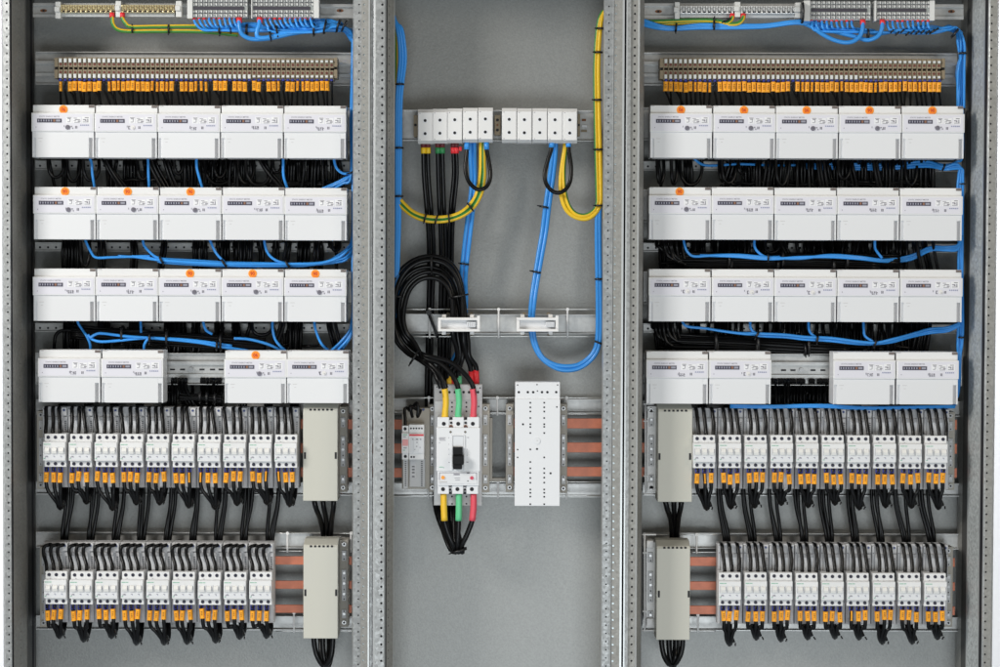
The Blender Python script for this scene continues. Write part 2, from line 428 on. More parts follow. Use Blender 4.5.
for b, dx, dy in (('L', 0, 0), ('R', 0, .7)):
    x0, x1 = (35.5, 355) if b == 'L' else (643, 957)
    root = plain_rail('wide galvanised plate behind the brown terminal strip, ' + BAY[b], x0, x1, 53+dy, 84+dy, .20, 'mounting_plate', 1.0)
    din_rail('top-hat rail under the brown terminal strip, ' + BAY[b], x0, x1, 61.5+dy, 76.5+dy, .175)
    for i, (y0, y1) in enumerate(((108, 139), (190, 221), (272, 303))):
        xa, xb = (35.5, 356) if b == 'L' else (643.5, 963)
        plain_rail('plate behind meter row %s, %s' % (('one', 'two', 'three')[i], BAY[b]), xa, xb, y0+dy, y1+dy, .176, 'mounting_plate', .8)
    xa, xb, sc, sl = ((35.5, 356, 191, (172.5, 182.5, 202, 212.5, 221)) if b == 'L' else (643.5, 962, 801.5, (783.5, 793, 813, 823)))
    plain_rail('plate showing in the space between the two meter pairs, ' + BAY[b], xa, xb, 354+dy, 384+dy, .176, 'mounting_plate', .8)
    din_rail('slotted rail showing between the two meter pairs, ' + BAY[b], xa, xb, 361.5+dy, 377.5+dy, .160, slots=sl, screw=sc)

# ------------------------------------------------------------------ energy meters
kM = kk(.07)
def make_meter():
    root = thing('energy_meter', 'x', 'energy meter', Vector((0, .07, 0)))
    mb = MB(kM)
    mb.box(-30.6, 30.9, 0, -9, .012, .072, 'meter_white', .5)
    mb.box(-31.2, 31.2, -8.2, -26.8, 0, .06, 'meter_white', .6)
    mb.box(-30.6, 30.6, -26.5, -51.4, .034, .072, 'meter_white', 0)
    mb.build('body', root)
    mb = MB(kM)
    mb.box(-27.2, 25.8, -26.7, -52.4, .004, .07, 'meter_cover', .4)
    mb.box(-30.7, -27.0, -26.7, -33, .0043, .069, 'meter_cover', .3); mb.box(25.6, 30.7, -26.7, -33, .0043, .069, 'meter_cover', .3)
    mb.box(-30.7, -29.9, -32.6, -52.4, .0046, .069, 'meter_cover', .15); mb.box(29.3, 30.7, -32.6, -52.4, .0046, .069, 'meter_cover', .2)
    tcov = mb.build('terminal_cover', root)
    mb = MB(kM)
    mb.box(25.7, 29.5, -33.0, -52.2, .014, .034, 'meter_grip'); mb.box(-30, -27.1, -33.0, -52.2, .009, .034, 'meter_cover')  # grip recess is white plastic, coloured grey for its own shade
    mb.box(-25, -20.5, -33.2, -33.7, .0036, .0045, 'meter_grip'); mb.box(-23.5, -21.5, -36.4, -36.9, .0036, .0045, 'meter_grip')
    mb.build('finger_grip', tcov)
    mb = MB(kM); mb.box(25.2, 30.6, -.3, -2.6, .0105, .03, 'latch'); mb.box(-30.3, -26.4, -.3, -1.0, .0105, .03, 'meter_grip'); mb.build('latch', root)
    mb = MB(kM); mb.box(-29.6, 29.6, -9.6, -25.6, -.0006, .001, 'meter_face'); face = mb.build('faceplate', root)
    mb = MB(kM)
    mb.box(3.6, 9.5, -11.8, -18.4, -.0011, 0, 'print_white'); mb.box(10.2, 18.5, -12.6, -18.4, -.0011, 0, 'print_white'); mb.box(19.4, 27.4, -11.8, -18.4, -.0011, 0, 'print_white')
    for x, z, w, h, q in ((4.4,-12.4,4.4,.7,'print_grey'),(5.2,-13.6,3,.6,'print_dark'),(7.2,-14.4,.6,2.6,'print_grey'),(5,-16.8,2.2,.6,'print_grey'),(11,-13.2,3.4,.6,'print_grey'),(12.4,-14.6,5,.6,'print_dark'),(11.2,-15.8,2.4,.6,'print_grey'),(15.2,-15.9,2.6,1.2,'print_grey'),(11.8,-17.4,5.4,.6,'print_grey'),(20.4,-14.4,3.2,1.1,'print_grey'),(22.2,-12.6,3.8,.6,'print_dark'),(24.6,-14,1,2.8,'print_grey'),(20.2,-16.9,5.6,.7,'print_grey'),(22.4,-15.6,1.4,.6,'print_dark')):
        mb.box(x, x+w, z, z-h, -.0016, -.001, q)
    for x in (17.6, 19.6, 21.4, 23.2, 25): mb.box(x, x+1.2, -19.9, -21.0, -.0016, -.0005, 'print_blue')
    mb.box(1.2, 1.9, -20.6, -22.4, -.0012, 0, 'print_grey')
    for x in (12.6, 13.9): mb.box(x, x+.7, -21.2, -23.8, -.0012, 0, 'print_dark')
    mb.box(-26.8, -26.2, -22, -23, -.0012, 0, 'print_grey')
    mb.build('print', face)
    text('marking', 'STATIC ENERGY METER', 2.0*kM, 'print_grey', face, (-13.2*kM, -.0009, -12.0*kM), sx=.97)
    mb = MB(kM); mb.box(-25.4, -.9, -14.0, -18.0, -.0014, 0, 'print_grey', 0); mb.box(-25.1, -1.2, -14.3, -17.7, -.002, 0, 'counter_dark', 0)
    cnt = mb.build('counter_window', face)
    mb = MB(kM)
    for i in range(6): mb.box(-24.2+i*2.5, -23.0+i*2.5, -15.0, -17.0, -.0026, -.0019, 'counter_digit')
    mb.box(-9.2, -7.2, -14.8, -17.2, -.0026, -.0019, 'counter_amber'); mb.box(-6.4, -2.0, -15.0, -17.0, -.0026, -.0019, 'counter_digit')
    mb.build('digit', cnt)
    return root
METER_ROWS = {  # bay: rows of (list of x spans, top y, bottom y)
    'L': [([31.2+i*63.0+31.4 for i in range(5)], 105, 157.4), ([33+i*62.8+31.4 for i in range(5)], 187.2, 240), ([32.4+i*62.8+31.4 for i in range(5)], 269, 322), ([69, 132, 255.2, 317.4], 350.6, 403)],
    'R': [([650.2+i*63.0+31.4 for i in range(5)], 105.4, 159.2), ([648.8+i*62.9+31.4 for i in range(5)], 187.4, 240.6), ([648.8+i*62.9+31.4 for i in range(5)], 269.4, 323), ([677.5, 740.6, 864.8, 928], 352, 404.6)]}
STICK = {('L',0): {0:'06'}, ('L',1): {0:'90',1:'90',2:'90'}, ('L',2): {2:'90',3:'90',4:'90'}, ('L',3): {2:'06'}, ('R',0): {0:'06',1:'06',2:'06',3:'90',4:'90'}, ('R',1): {0:'90'}}
ROWN = ['top row', 'second row', 'third row', 'fourth row']
meter0 = make_meter(); reg(); KM = dict(KIDS); first = True
mb = MB(kM); mb.disc(0, 0, -.0012, 4.3, .0014, 'sticker_rim', 20); mb.disc(0, 0, -.0018, 3.7, .002, 'sticker', 20); stick_me = mb.mesh('sticker')
def seal_mesh(kind):
    mb = MB(kM)
    if kind == 'grey': mb.disc(0, 0, -.002, 2.4, .002, 'seal_grey', 12); mb.disc(.4, .5, -.0026, 1.2, .001, 'print_dark', 8); mb.box(3, 4.4, 1.4, .3, -.001, 0, 'print_grey'); mb.box(4.4, 5.4, -.3, -1.6, -.001, 0, 'print_grey')
    if kind == 'white': mb.disc(2, 0, -.002, 2.2, .002, 'seal_white', 12); mb.disc(2.7, -.7, -.0024, 1., .001, 'meter_grip', 8); mb.box(-2.6, -1.9, 1.5, -1.8, -.001, 0, 'print_dark'); mb.box(-2, -.9, 1.5, .9, -.001, 0, 'print_dark'); mb.box(-2, -.9, -1.2, -1.8, -.001, 0, 'print_dark')
    if kind.startswith('print'):
        v = int(kind[5:]); q = random.Random(40+v); mb.box(-3.6, -3.1, 1.5, -.6, -.001, 0, 'print_grey')
        for j in range(3):
            x = -2.4 + j*2.1
            for w_ in range(4):
                o = q.choice((0, .55, 1.1)); zz = 1.2 - w_*.85
                mb.box(x+o*.4, x+o*.4+q.choice((.45, .9, 1.3)), zz, zz-.5, -.001, 0, 'print_dark' if q.random() < .6 else 'print_grey')
            if q.random() < .6: mb.box(x, x+.45, 1.2, -1.9, -.001, 0, 'print_grey')
    return mb.mesh('seal')
SEALS = {k: seal_mesh(k) for k in ('grey', 'white', 'print0', 'print1', 'print2', 'print3', 'print4')}
SK = {('L',0): ['grey','white','print','print','print'], ('L',1): ['grey','grey','grey','print','print'], ('L',2): ['print','print','grey','grey','grey'], ('L',3): ['print','print','grey','white'],
      ('R',0): ['grey','grey','grey','grey','grey'], ('R',1): ['grey','print','print','print','print'], ('R',2): ['white','white','white','print','white'], ('R',3): ['print','white','print','print']}
for b in 'LR':
    for r, (xs, yt, yb) in enumerate(METER_ROWS[b]):
        mid = (xs[0]+xs[-1])/2; z = at(mid, yt, .07).z
        for i, x in enumerate(xs):
            if first: t = meter0; first = False
            else: t = copy_tree(meter0, KM)
            t.location = (at(x, yt, .07).x + rnd.uniform(-.0004, .0004), .07, z + rnd.uniform(-.0004, .0004))
            st = STICK.get((b, r), {}).get(i)
            pos = from_outer(b, i, len(xs))
            if st: lab = 'white meter with orange sticker %s, %s from the outer post in %s, %s' % (st, pos, ROWN[r], BAY[b])
            else: lab = 'white meter without sticker, %s from the outer post in %s, %s' % (pos, ROWN[r], BAY[b])
            tag(t, lab, 'energy meter', 'energy meters in rows')
            if st:
                so = bpy.data.objects.new('sticker', stick_me); COL.objects.link(so); so.parent = t; so.location = (-.2*kM, .012, -4.5*kM)
                text('sticker_number', st, 5.0*kM, 'sticker_ink', so, (0, -.0023, -.1*kM), rnd.uniform(-.15, .15), .9)
            kind = SK[(b, r)][i]
            if kind == 'print': kind += str((i*2 + r*3 + (b == 'R')) % 5)
            so = bpy.data.objects.new('seal', SEALS[kind]); COL.objects.link(so); so.parent = t
            so.location = ((5.5 + rnd.uniform(-2, 1.5))*kM, -.0007, (-22.6 + rnd.uniform(-.5, .5))*kM)

# ------------------------------------------------------------------ breakers, adapters and outgoing cables
kB = kk(.075)
def make_breaker(flip):
    root = thing('circuit_breaker', 'x', 'circuit breaker', Vector((0, .075, 0)))
    mb = MB(kB)
    mb.box(-10.9, 10.9, 0, -33.2, .012, .055, 'breaker_white', .4)
    mb.box(-11.4, 11.0, -8.0, -26.6, 0, .05, 'breaker_white', .5)
    mb.box(-11.0, 10.8, -7.6, -8.2, .006, .05, 'adapter_light', 0); mb.box(-3.85, -3.6, -.3, -7.6, .0116, .02, 'adapter_light'); mb.box(3.6, 3.85, -.3, -7.6, .0116, .02, 'adapter_light')
    mb.box(-3.85, -3.6, -26.8, -33, .0116, .02, 'adapter_light'); mb.box(3.6, 3.85, -26.8, -33, .0116, .02, 'adapter_light')
    mb.build('body', root)
    mb = MB(kB); mb.box(-10.8, 10.4, -12.2, -20.3, -.0006, .002, 'breaker_label'); mb.box(-10.8, 10.4, -20.6, -25.2, -.0004, .002, 'breaker_label')
    for i, x in enumerate((-7.2, 0, 7.0)): mb.box(x-1.3, x+.6, -21.6, -22.2, -.001, 0, 'print_grey'); mb.box(x-.1, x+.5, -22.2, -23.2, -.001, 0, 'print_blue')
    face = mb.build('label_strip', root)
    mb = MB(kB); mb.box(-10.6, -6.6, -9.8, -10.4, -.0008, 0, 'print_green'); mb.box(-6.2, -3.8, -9.8, -10.4, -.0008, 0, 'print_green'); mb.box(-10.6, -9, -24, -24.6, -.0012, 0, 'print_green'); mb.box(-9.4, -6, -22.4, -22.9, -.0012, 0, 'print_grey'); mb.box(-9.4, -9, -22.4, -23.8, -.0012, 0, 'print_grey'); mb.box(-6.4, -5, -7.2, -6.8, .0112, .013, 'print_grey')
    mb.build('printed_mark', root)
    for x in (-7.1, 0, 7.0):
        mb = MB(kB); mb.prof([(0, -12.8), (-.004, -13.6), (-.0065, -16.6), (-.004, -19.3), (0, -19.6)], x-2.3, x+2.3, 'toggle_white')
        mb.box(x-3.2, x-2.7, -12.6, -19.8, -.0012, 0, 'meter_grip'); mb.box(x+2.6, x+3.0, -13.6, -17.6, -.0012, 0, 'print_grey'); mb.build('toggle', root)
    mb = MB(kB)
    for x in (-7.1, .1, 7.2):
        mb.disc(x, -3.4, .0105, 1.75, .003, 'screw_dark', 10); mb.disc(x, -30.0, .0105, 1.75, .003, 'screw_dark', 10)
    mb.build('screw', root)
    return root
kA = kk(.135)
def make_adapter(style, var=0):
    root = thing('busbar_adapter', 'x', 'adapter', Vector((0, .135, 0)))
    mb = MB(kA)
    mb.box(-12.6, 12.6, 0, -81, .006, .045, 'adapter_grey', .4)
    mb.box(-12.4, -10.2, -2, -80.5, 0, .04, 'adapter_grey', .3); mb.box(8.8, 12.2, -10, -80.5, .0, .04, 'adapter_grey', .3)
    mb.box(6.8, 12, -.5, -8.5, -.004, .04, 'adapter_grey', .4)
    mb.build('body', root)
    mb = MB(kA); mb.box(-9.4, 6.4, -10, -30, .002, .02, 'adapter_light', .3); mb.box(-9.2, 6.2, -10, -13.5, .0, .02, 'adapter_grey', .2)
    mb.build('clamp_cover', root); mb = MB(kA); mb.box(2, 6.2, -60, -80, .002, .02, 'adapter_light', .2); mb.build('foot_cover', root)
    mb = MB(kA)
    for i in range(9): mb.box(9.6, 11.2, -14-i*1.9, -15-i*1.9, -.001, .002, 'adapter_dark')
    mb.disc(-11.2, -9, -.001, .55, .002, 'adapter_dark', 6); mb.build('ribs', root)
    mb = MB(kA); mb.disc(9.4, -3.2, -.006, 1.15, .003, 'blue_plug', 8); mb.build('latch', root)
    rr = random.Random(style*7 + var)
    for i, x in enumerate((-7.0, .2, 7.2)):
        j = rr.uniform(-1.5, 1.5)
        if style < 2: P = [(x-2.5+j, -1.5, .03), (x-3+j, -1.0, .0), (x-2.2+j, -5, -.010), (x-.8+j*.6, -15, -.018), (x, -24, -.028), (x, -30, -.028)]
        elif style < 4: P = [(x+2.8+j, -2.6, .02), (x+.6, -2.4, -.006), (x-2.9, -3.4, -.012), (x-4.2, -7, -.014), (x-3.4, -13, -.016), (x-.6, -20, -.024), (x+.2, -26, -.028), (x+.1, -31, -.028)]
        else: P = [(x-1+j, -1.2, .03), (x-.8+j, -1.0, -.004), (x-.3+j, -6, -.012), (x+.6+j, -16, -.02), (x+.1, -25, -.028), (x, -31, -.028)]
        mb = MB(); mb.tube(smooth([Vector((a*kA, y, c*kA)) for a, c, y in P], 4), 1.88*kA, 'cable_black', 8); mb.build('lead', root)
    return root
def outgoing(label, cx, yb, side, lower, group, seed):
    """three conductors from the breaker foot, tied in a loop and led up behind the adapter"""
    q = random.Random(seed); base = at(cx, yb, .1)
    root = thing('outgoing_cable', label, 'cable', base, group)
    drop = q.uniform(33, 41) if not lower else q.uniform(30, 38)
    bx = cx + (q.uniform(1, 6) if side == 'L' else q.uniform(-3, 1.5)); up_x = cx + (8 if side == 'L' else -2)
    for i, dx in enumerate((-7.1, .1, 7.2)):
        x = cx + dx*.97 - (1 if side == 'L' else .3); dm = q.uniform(-1.2, 1.4); tilt = q.uniform(-1.2, 1.2); hid = q.random() < .06
        mx = x + tilt; o = (i-1)*2.3
        P = [(x, yb-1.5, .098), (x, yb+4, .094), (mx, yb+14+dm, .092), (mx + (bx-mx)*.18 + (i-1)*.8, yb+22, .095), (mx + (bx-mx)*.5 + (i-1)*.6, yb+drop-11, .098), (bx + o*.9, yb+drop-4+i*1.0, .107), (bx + o*.55 + .8, yb+drop+(i == 1)*1.2, .13),
             (bx + o + (3.5 if side == 'L' else -.5), yb+drop-7, .165), (up_x + o, yb+10, .208), (up_x + o, yb-20, .212), (up_x + o + (1 if side == 'L' else -1), yb-50, .214)]
        if lower:
            e = (q.uniform(2, 9) if side == 'L' else -q.uniform(4, 11))
            P += [(up_x + o*1.1 + e*.3, yb-72, .212), (up_x + o*1.1 + e, yb-100, .215), (up_x + o + e*1.2, yb-125, .216)]
        else: P += [(up_x + o*1.2, yb-64, .212)]
        W = wpts(P, 5); mb = MB(); mb.tube(W, 1.95*S, 'cable_black', 8)
        c = mb.build('conductor', root, origin=base, loc=(0, 0, 0))
        sleeve(c, 'ferrule', [(x, yb-.5, .098), (x, yb+4.6, .0945)], 2.3, 'ferrule_blue', 8, 1, origin=base)
        # flat wire marker: a four-cornered tag clipped round the conductor, with notched ends
        a, d = at(x + tilt*.25, yb+4.6+dm, .0925), at(mx, yb+14.4+dm, .0905)
        ax = (d-a).normalized(); sd = ax.cross(Vector((0, 1, 0))).normalized(); w = (2.5 if not hid else 1.0)*S
        mb = MB(); fr = Vector((0, -1, 0))*2.1*S; n3 = (d-a)*.12
        ring = lambda p, f: [p - sd*w*f + fr*.5, p - sd*w*.6*f + fr, p + sd*w*.6*f + fr, p + sd*w*f + fr*.5, p + sd*w*f - fr*.8, p - sd*w*f - fr*.8]
        R4 = ring(a, 1.05) + ring(a+n3, .92) + ring(d-n3, .92) + ring(d, 1.05)
        fs = [(r*6+j, r*6+(j+1) % 6, (r+1)*6+(j+1) % 6, (r+1)*6+j) for r in range(3) for j in range(6)] + [tuple(range(6)), tuple(range(23, 17, -1))]
        mb.add(R4, fs, 'marker_orange')
        mt = mb.build('wire_marker', c, origin=base, loc=(0, 0, 0))
        if not hid:
            mb = MB()
            for t in (.3, .46, .62):
                p = a + (d-a)*t + fr*1.03; h = (d-a)*.045; s2 = sd*w*.35
                mb.add([p - s2 - h, p + s2 - h, p + s2*q.uniform(.3, 1) + h, p - s2 + h], [(0, 1, 2, 3)], 'marker_ink')
            mb.build('marker_print', mt, origin=base, loc=(0, 0, 0)).location = (0, 0, 0)
    # strap at the bottom of the loop
    c = at(bx + 1.5, yb+drop-3, .125); mb = MB(); mb.tube([c - Vector((.010, 0, .004)), c + Vector((.010, 0, .004))], 3.3*S, 'tie_black', 10)
    e = c + Vector((.012, -.012, -.004)); mb.tube([e, e + Vector((.005*q.uniform(-1, 1), -.004, -.006))], .8*S, 'tie_black', 5)
    mb.build('cable_tie', root, origin=base, loc=(0, 0, 0))
    return root
BR = [('L', 0, [54.6 + i*25.72 for i in range(10)], 434.4, 407.2), ('L', 1, [55.4 + i*25.66 for i in range(9)], 571.8, 542.6),
      ('R', 0, [704.6 + i*25.76 for i in range(10)], 435.4, 408.6), ('R', 1, [730.2 + i*25.66 for i in range(9)], 573, 544.2)]
br0 = make_breaker(0); ad = [make_adapter(s, v) for v in range(3) for s in (0, 2, 4)]
reg(); KB = dict(KIDS); firstb = True; used = set()
for b, low, xs, yt, ya in BR:
    z = at((xs[0]+xs[-1])/2, yt, .087).z; za = at((xs[0]+xs[-1])/2, ya, .135).z
    for i, x in enumerate(xs):
        n = len(xs); pos = from_outer(b, i, n)
        nm = 'lower' if low else 'upper'
        t = br0 if firstb else copy_tree(br0, KB); firstb = False
        t.location = (at(x, yt, .08).x + rnd.uniform(-.0005, .0005), .075, z + rnd.uniform(-.0005, .0005))
        tag(t, '%s white three-pole breaker from the outer post in %s breaker row, %s' % (pos, nm, BAY[b]), 'circuit breaker', 'circuit breakers in rows')
        si = (2 if b == 'R' else (1 if low else 0)) + 3*((i*2 + i//3) % 3)
        a = ad[si] if si not in used else copy_tree(ad[si], KB); used.add(si)
        a.location = (at(x, ya, .135).x + .4*S, .135, za)
        tag(a, 'grey adapter behind the %s breaker from the outer post, %s row, %s' % (pos, nm, BAY[b]), 'adapter', 'busbar adapters behind the breakers')
        outgoing('black cable with orange tags under %s breaker from outer post, %s row, %s' % (pos, nm, BAY[b]), x, yt + 33.2, b, low, 'tagged cables under the breakers', 100*low + i + (500 if b == 'R' else 0))

# ------------------------------------------------------------------ brown terminal strips with tagged wires
kT = kk(.12)
def make_terminal(short):
    root = thing('terminal_block', 'x', 'terminal block', Vector((0, .12, 0)))
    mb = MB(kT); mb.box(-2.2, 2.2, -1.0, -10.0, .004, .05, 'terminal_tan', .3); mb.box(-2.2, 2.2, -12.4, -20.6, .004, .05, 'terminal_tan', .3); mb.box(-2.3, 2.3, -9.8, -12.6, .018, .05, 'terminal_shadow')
    mb.box(-2.36, -1.3, -8.6, -13.4, .006, .04, 'terminal_tan', .1); mb.box(-2.3, 2.3, 0, -1.4, .012, .05, 'terminal_tan'); mb.box(-2.3, 2.3, -20.4, -22, .012, .05, 'terminal_tan'); mb.build('body', root)
    mb = MB(kT); mb.disc(.1, -7.2, .003, 1.3, .004, 'terminal_screw', 8); mb.disc(.1, -15.2, .003, 1.3, .004, 'terminal_screw', 8); mb.build('clamp_screw', root)
    h = 2.2 if short else 4.0
    for z in (-1.6 - (1 if short else 0), -21.0 + h + (1.2 if short else 0)):
        mb = MB(kT); mb.box(-1.25, 1.45, z, z-h, -.001, .01, 'terminal_marker', .3); mb.build('marker', root)
    return root
tb = [make_terminal(0), make_terminal(1)]; reg(); KT = dict(KIDS); usedt = set()
TX = {'L': (60.2, 57.2, 57), 'R': (665.8, 57.9, 57)}
for b in 'LR':
    x0, y0, n = TX[b]; dx = (331.4-60.2)/56 if b == 'L' else (939.2-665.8)/56
    z = at(x0 + 28*dx, y0, .12).z
    for i in range(n):
        x = x0 + i*dx; si = 0 if i < 40 else 1
        t = tb[si] if si not in usedt else copy_tree(tb[si], KT); usedt.add(si)
        t.location = (at(x, y0, .12).x, .12, z)
        tag(t, ('brown terminal block with %s white tags in the strip, %s' % (('tall', 'short')[si], BAY[b])), 'terminal block', 'brown terminal blocks, %s tags, %s' % (('tall', 'short')[si], BAY[b]))
    for e, (xe, w) in enumerate(((x0 - 4.1, 1.9), (x0 + 56*dx + 4.3, 1.7))):
        r = thing('end_clamp', 'brown end clamp at the %s of the terminal strip, %s' % (('start', 'finish')[e], BAY[b]), 'end clamp', at(xe, y0+11, .125))
        p = PB(); p.box(xe-w, y0+.4, xe+w, y0+9.6, .125, .172, 'terminal_tan', .5); p.box(xe-w, y0+12.2, xe+w, y0+21, .125, .172, 'terminal_tan', .5); p.box(xe-w*.8, y0+8, xe+w*.8, y0+14, .135, .172, 'terminal_tan'); p.build('clamp_body', r)
        PB().disc(xe, y0+10.9, .133, 1.2, .004, 'hole_dark', 8).build('clamp_screw', r)
    # wires
    q = random.Random(3 if b == 'L' else 4); yw = y0 + 21.8
    for i in range(n):
        x = x0 + i*dx + .2; mk = q.random(); o = q.uniform(-.7, .7); lean = q.uniform(-1, 3) + (6 if q.random() < .2 else 0)
        P = [(x, yw-1, .135), (x+o*.3, yw+3, .133), (x+o, yw+11, .135), (x+o+lean*.4, yw+17, .145), (x+o+lean, yw+29, .158), (x+o+lean, yw+36, .16)]
        W = wpts(P, 4); mb = MB(); mb.tube(W, 1.15*S, 'cable_black', 6)
        tagged = mk > (.13 if b == 'L' else .03) and not (i == 1 and b == 'L')
        w = tag(mb.build('terminal_wire', origin=W[0].copy()), 'thin black wire %s under the brown terminal strip, %s' % ('in an orange tag' if tagged else 'without a tag', BAY[b]), 'wire', 'thin wires %s under the terminal strip, %s' % ('with orange tags' if tagged else 'without tags', BAY[b]))
        sleeve(w, 'ferrule', [(x, yw-.8, .135), (x+o*.2, yw+2.2, .133)], 1.7, 'ferrule_blue', 6, 1)
        if tagged:
            dm = q.uniform(-.6, .8); c0, c1 = x + o*.35, x + o
            wd = 2.42 if mk > (.36 if b == 'L' else .2) else 1.4
            A, B_ = at(c0, yw+2.4+dm, .1285), at(c1, yw+11.8+dm, .1285); mb = MB(); fr = .006; sd = Vector((wd*S, 0, 0)); n3 = (B_-A)*.13
            mb2 = []
            for p, f in ((A, 1.), (A+n3, .85), (B_-n3, .85), (B_, 1.)): mb2 += [p - sd*f, p - sd*.5*f - Vector((0, .002, 0)), p + sd*.5*f - Vector((0, .002, 0)), p + sd*f, p + sd*f + Vector((0, fr*1.6, 0)), p - sd*f + Vector((0, fr*1.6, 0))]
            mb.add(mb2, [(r*6+j, r*6+(j+1) % 6, (r+1)*6+(j+1) % 6, (r+1)*6+j) for r in range(3) for j in range(6)] + [tuple(range(6)), tuple(range(23, 17, -1))], 'marker_orange')
            mt = mb.build('wire_marker', w, origin=w.location.copy(), loc=(0, 0, 0))
            mb = MB()
            for t in (.32, .5, .66):
                p = A + (B_-A)*t - Vector((0, .0024, 0)); h = (B_-A)*.05; s2 = sd*.4
                mb.add([p - s2 - h, p + s2*q.uniform(.4, 1) - h, p + s2 + h, p - s2 + h], [(0, 1, 2, 3)], 'marker_ink')
            mb.build('marker_print', mt, origin=w.location.copy(), loc=(0, 0, 0))

# ------------------------------------------------------------------ earth bars and neutral blocks along the top
def earth_bar(label, x0, x1, y0, y1, mname):
    r = thing('earth_bar', label, 'earth bar', at((x0+x1)/2, (y0+y1)/2, .135))
    PB().box(x0, y0, x1, y1, .128, .142, mname, .3).build('bar_body', r)
    q = random.Random(int(x0)); p = PB(); h = PB(); n = int((x1-x0)/2.45); d = (x1-x0)/n
    for i in range(n):
        x = x0 + d*(i+.5); yy = y0 + (y1-y0)*(.24 if i % 2 else .5)
        p.disc(x, yy, .121, 1.05, .008, mname, 8); h.box(x-.8, yy-.2, x+.8, yy+.2, .1205, .1225, 'hole_dark'); p.disc(x, y0 + (y1-y0)*(.62 if i % 2 else .12), .1255, .8, .004, mname, 6)
        h.box(x-.9, y1-2.0, x+.9, y1-.5, .1272, .129, 'hole_dark') if i % 2 else p.box(x-.8, y1-2.1, x+.8, y1-.3, .124, .13, mname, .2)
        h.box(x+d/2-.22, y0+.6, x+d/2+.22, y1-.4, .1275, .1295, 'rust' if mname == 'brass' else 'hole_dark')
    p.build('clamp_screws', r); h.build('wire_slots', r)
    p = PB(); p.box(x0, y1+.5, x1, y1+4.2, .14, .149, 'clear_plastic', .3); p.build('insulating_foot', r)
def holder(label, x0, x1, y0, y1, top=True):
    r = thing('bar_holder', label, 'bar holder', at((x0+x1)/2, (y0+y1)/2, .12))
    p = PB(); p.box(x0+.8, y0, x1, y1, .126, .15, 'holder_white', .5); p.build('holder_body', r)
    p = PB(); p.box(x0, (y0+y1)/2-3.2, x1-1.2, (y0+y1)/2+1.6, .118, .13, 'holder_white', .5); p.build('holder_clip', r)
holder('white holder at the start of the brass bars', 54.4, 60.6, 1.6, 18.4)
earth_bar('brass earth bar nearer the outer post', 60, 114.6, 4.8, 12.6, 'brass')
holder('white holder between the two brass bars', 114.8, 121, .8, 17)
earth_bar('brass earth bar nearer the neutral blocks', 121.4, 174.6, 4.8, 12.6, 'brass')
holder('white holder at the finish of the brass bars', 175, 181.4, .8, 17)
holder('white holder at the start of the silver bars', 674, 679.6, 2, 18.8)
earth_bar('silver earth bar nearer the centre bay', 680, 733.6, 5.8, 13.4, 'nickel')
holder('white holder between the two silver bars', 734, 740.4, 1.8, 17)
earth_bar('silver earth bar nearer the neutral blocks', 740.6, 795, 5.8, 13.4, 'nickel')
holder('white holder at the finish of the silver bars', 794.6, 801.6, 2.4, 18)
def neutral_block(label, x0, x1, y0, y1, ym, endL, endR):
    r = thing('neutral_block', label, 'neutral block', at((x0+x1)/2, y1, .12))
    PB().box(x0, y0, x1, y1, .12, .15, 'block_grey', .4).build('body', r)
    p = PB(); p.box(x0+1, ym-1.6, x1-3.5, ym+1.6, .1165, .13, 'block_slot', .3); p.build('label_slot', r)
    n = round((x1-x0)/5.03); d = (x1-x0)/n; p = PB(); h = PB(); q = random.Random(int(x0))
    for i in range(n):
        x = x0 + d*(i+.5)
        for s_ in (-1, 1):
            for j, yy in enumerate((ym + s_*3.6, ym + s_*7.4)):
                if yy < y0: continue
                p.disc(x - d*.22, yy, .1145, 1.0, .006, 'nickel', 8); p.box(x+.5, yy-1.2, x+2.1, yy+1.2, .1165, .122, 'holder_white', .2)
                h.box(x-d*.22-.7, yy-.2, x-d*.22+.7, yy+.2, .1139, .1155, 'hole_dark')
            h.box(x-d*.5-.2, ym+s_*2.2, x-d*.5+.2, ym+s_*8.8, .119, .121, 'block_slot')
            h.box(x-1.4, ym + s_*5.2-.35, x+1.8, ym + s_*5.2+.35, .119, .1205, 'block_slot')
    p.build('clamp_screws', r); h.build('wire_slots', r)
    p = PB()
    if endL: p.box(x0-endL, y0-1, x0-.1, y1+.8, .113, .15, 'holder_white', .4)
    if endR: p.box(x1+.1, y0-1, x1+endR, y1+.4, .113, .15, 'holder_white', .4)
    p.build('end_plate', r)
neutral_block('grey neutral block with nine thin blue wires, next to the brass bars', 192.6, 247.5, -3, 17.6, 8., 5.4, 0)
neutral_block('grey neutral block with white end plate, farther from the brass bars', 252.4, 313.6, -3, 17.6, 8., 1.2, 5.4)
neutral_block('grey neutral block beside the silver bars', 810.4, 870.6, 1.4, 20.2, 10., 6.6, 0)
neutral_block('grey neutral block farthest from the silver bars', 876.6, 929.8, 1.4, 20.2, 10., 2, 5)

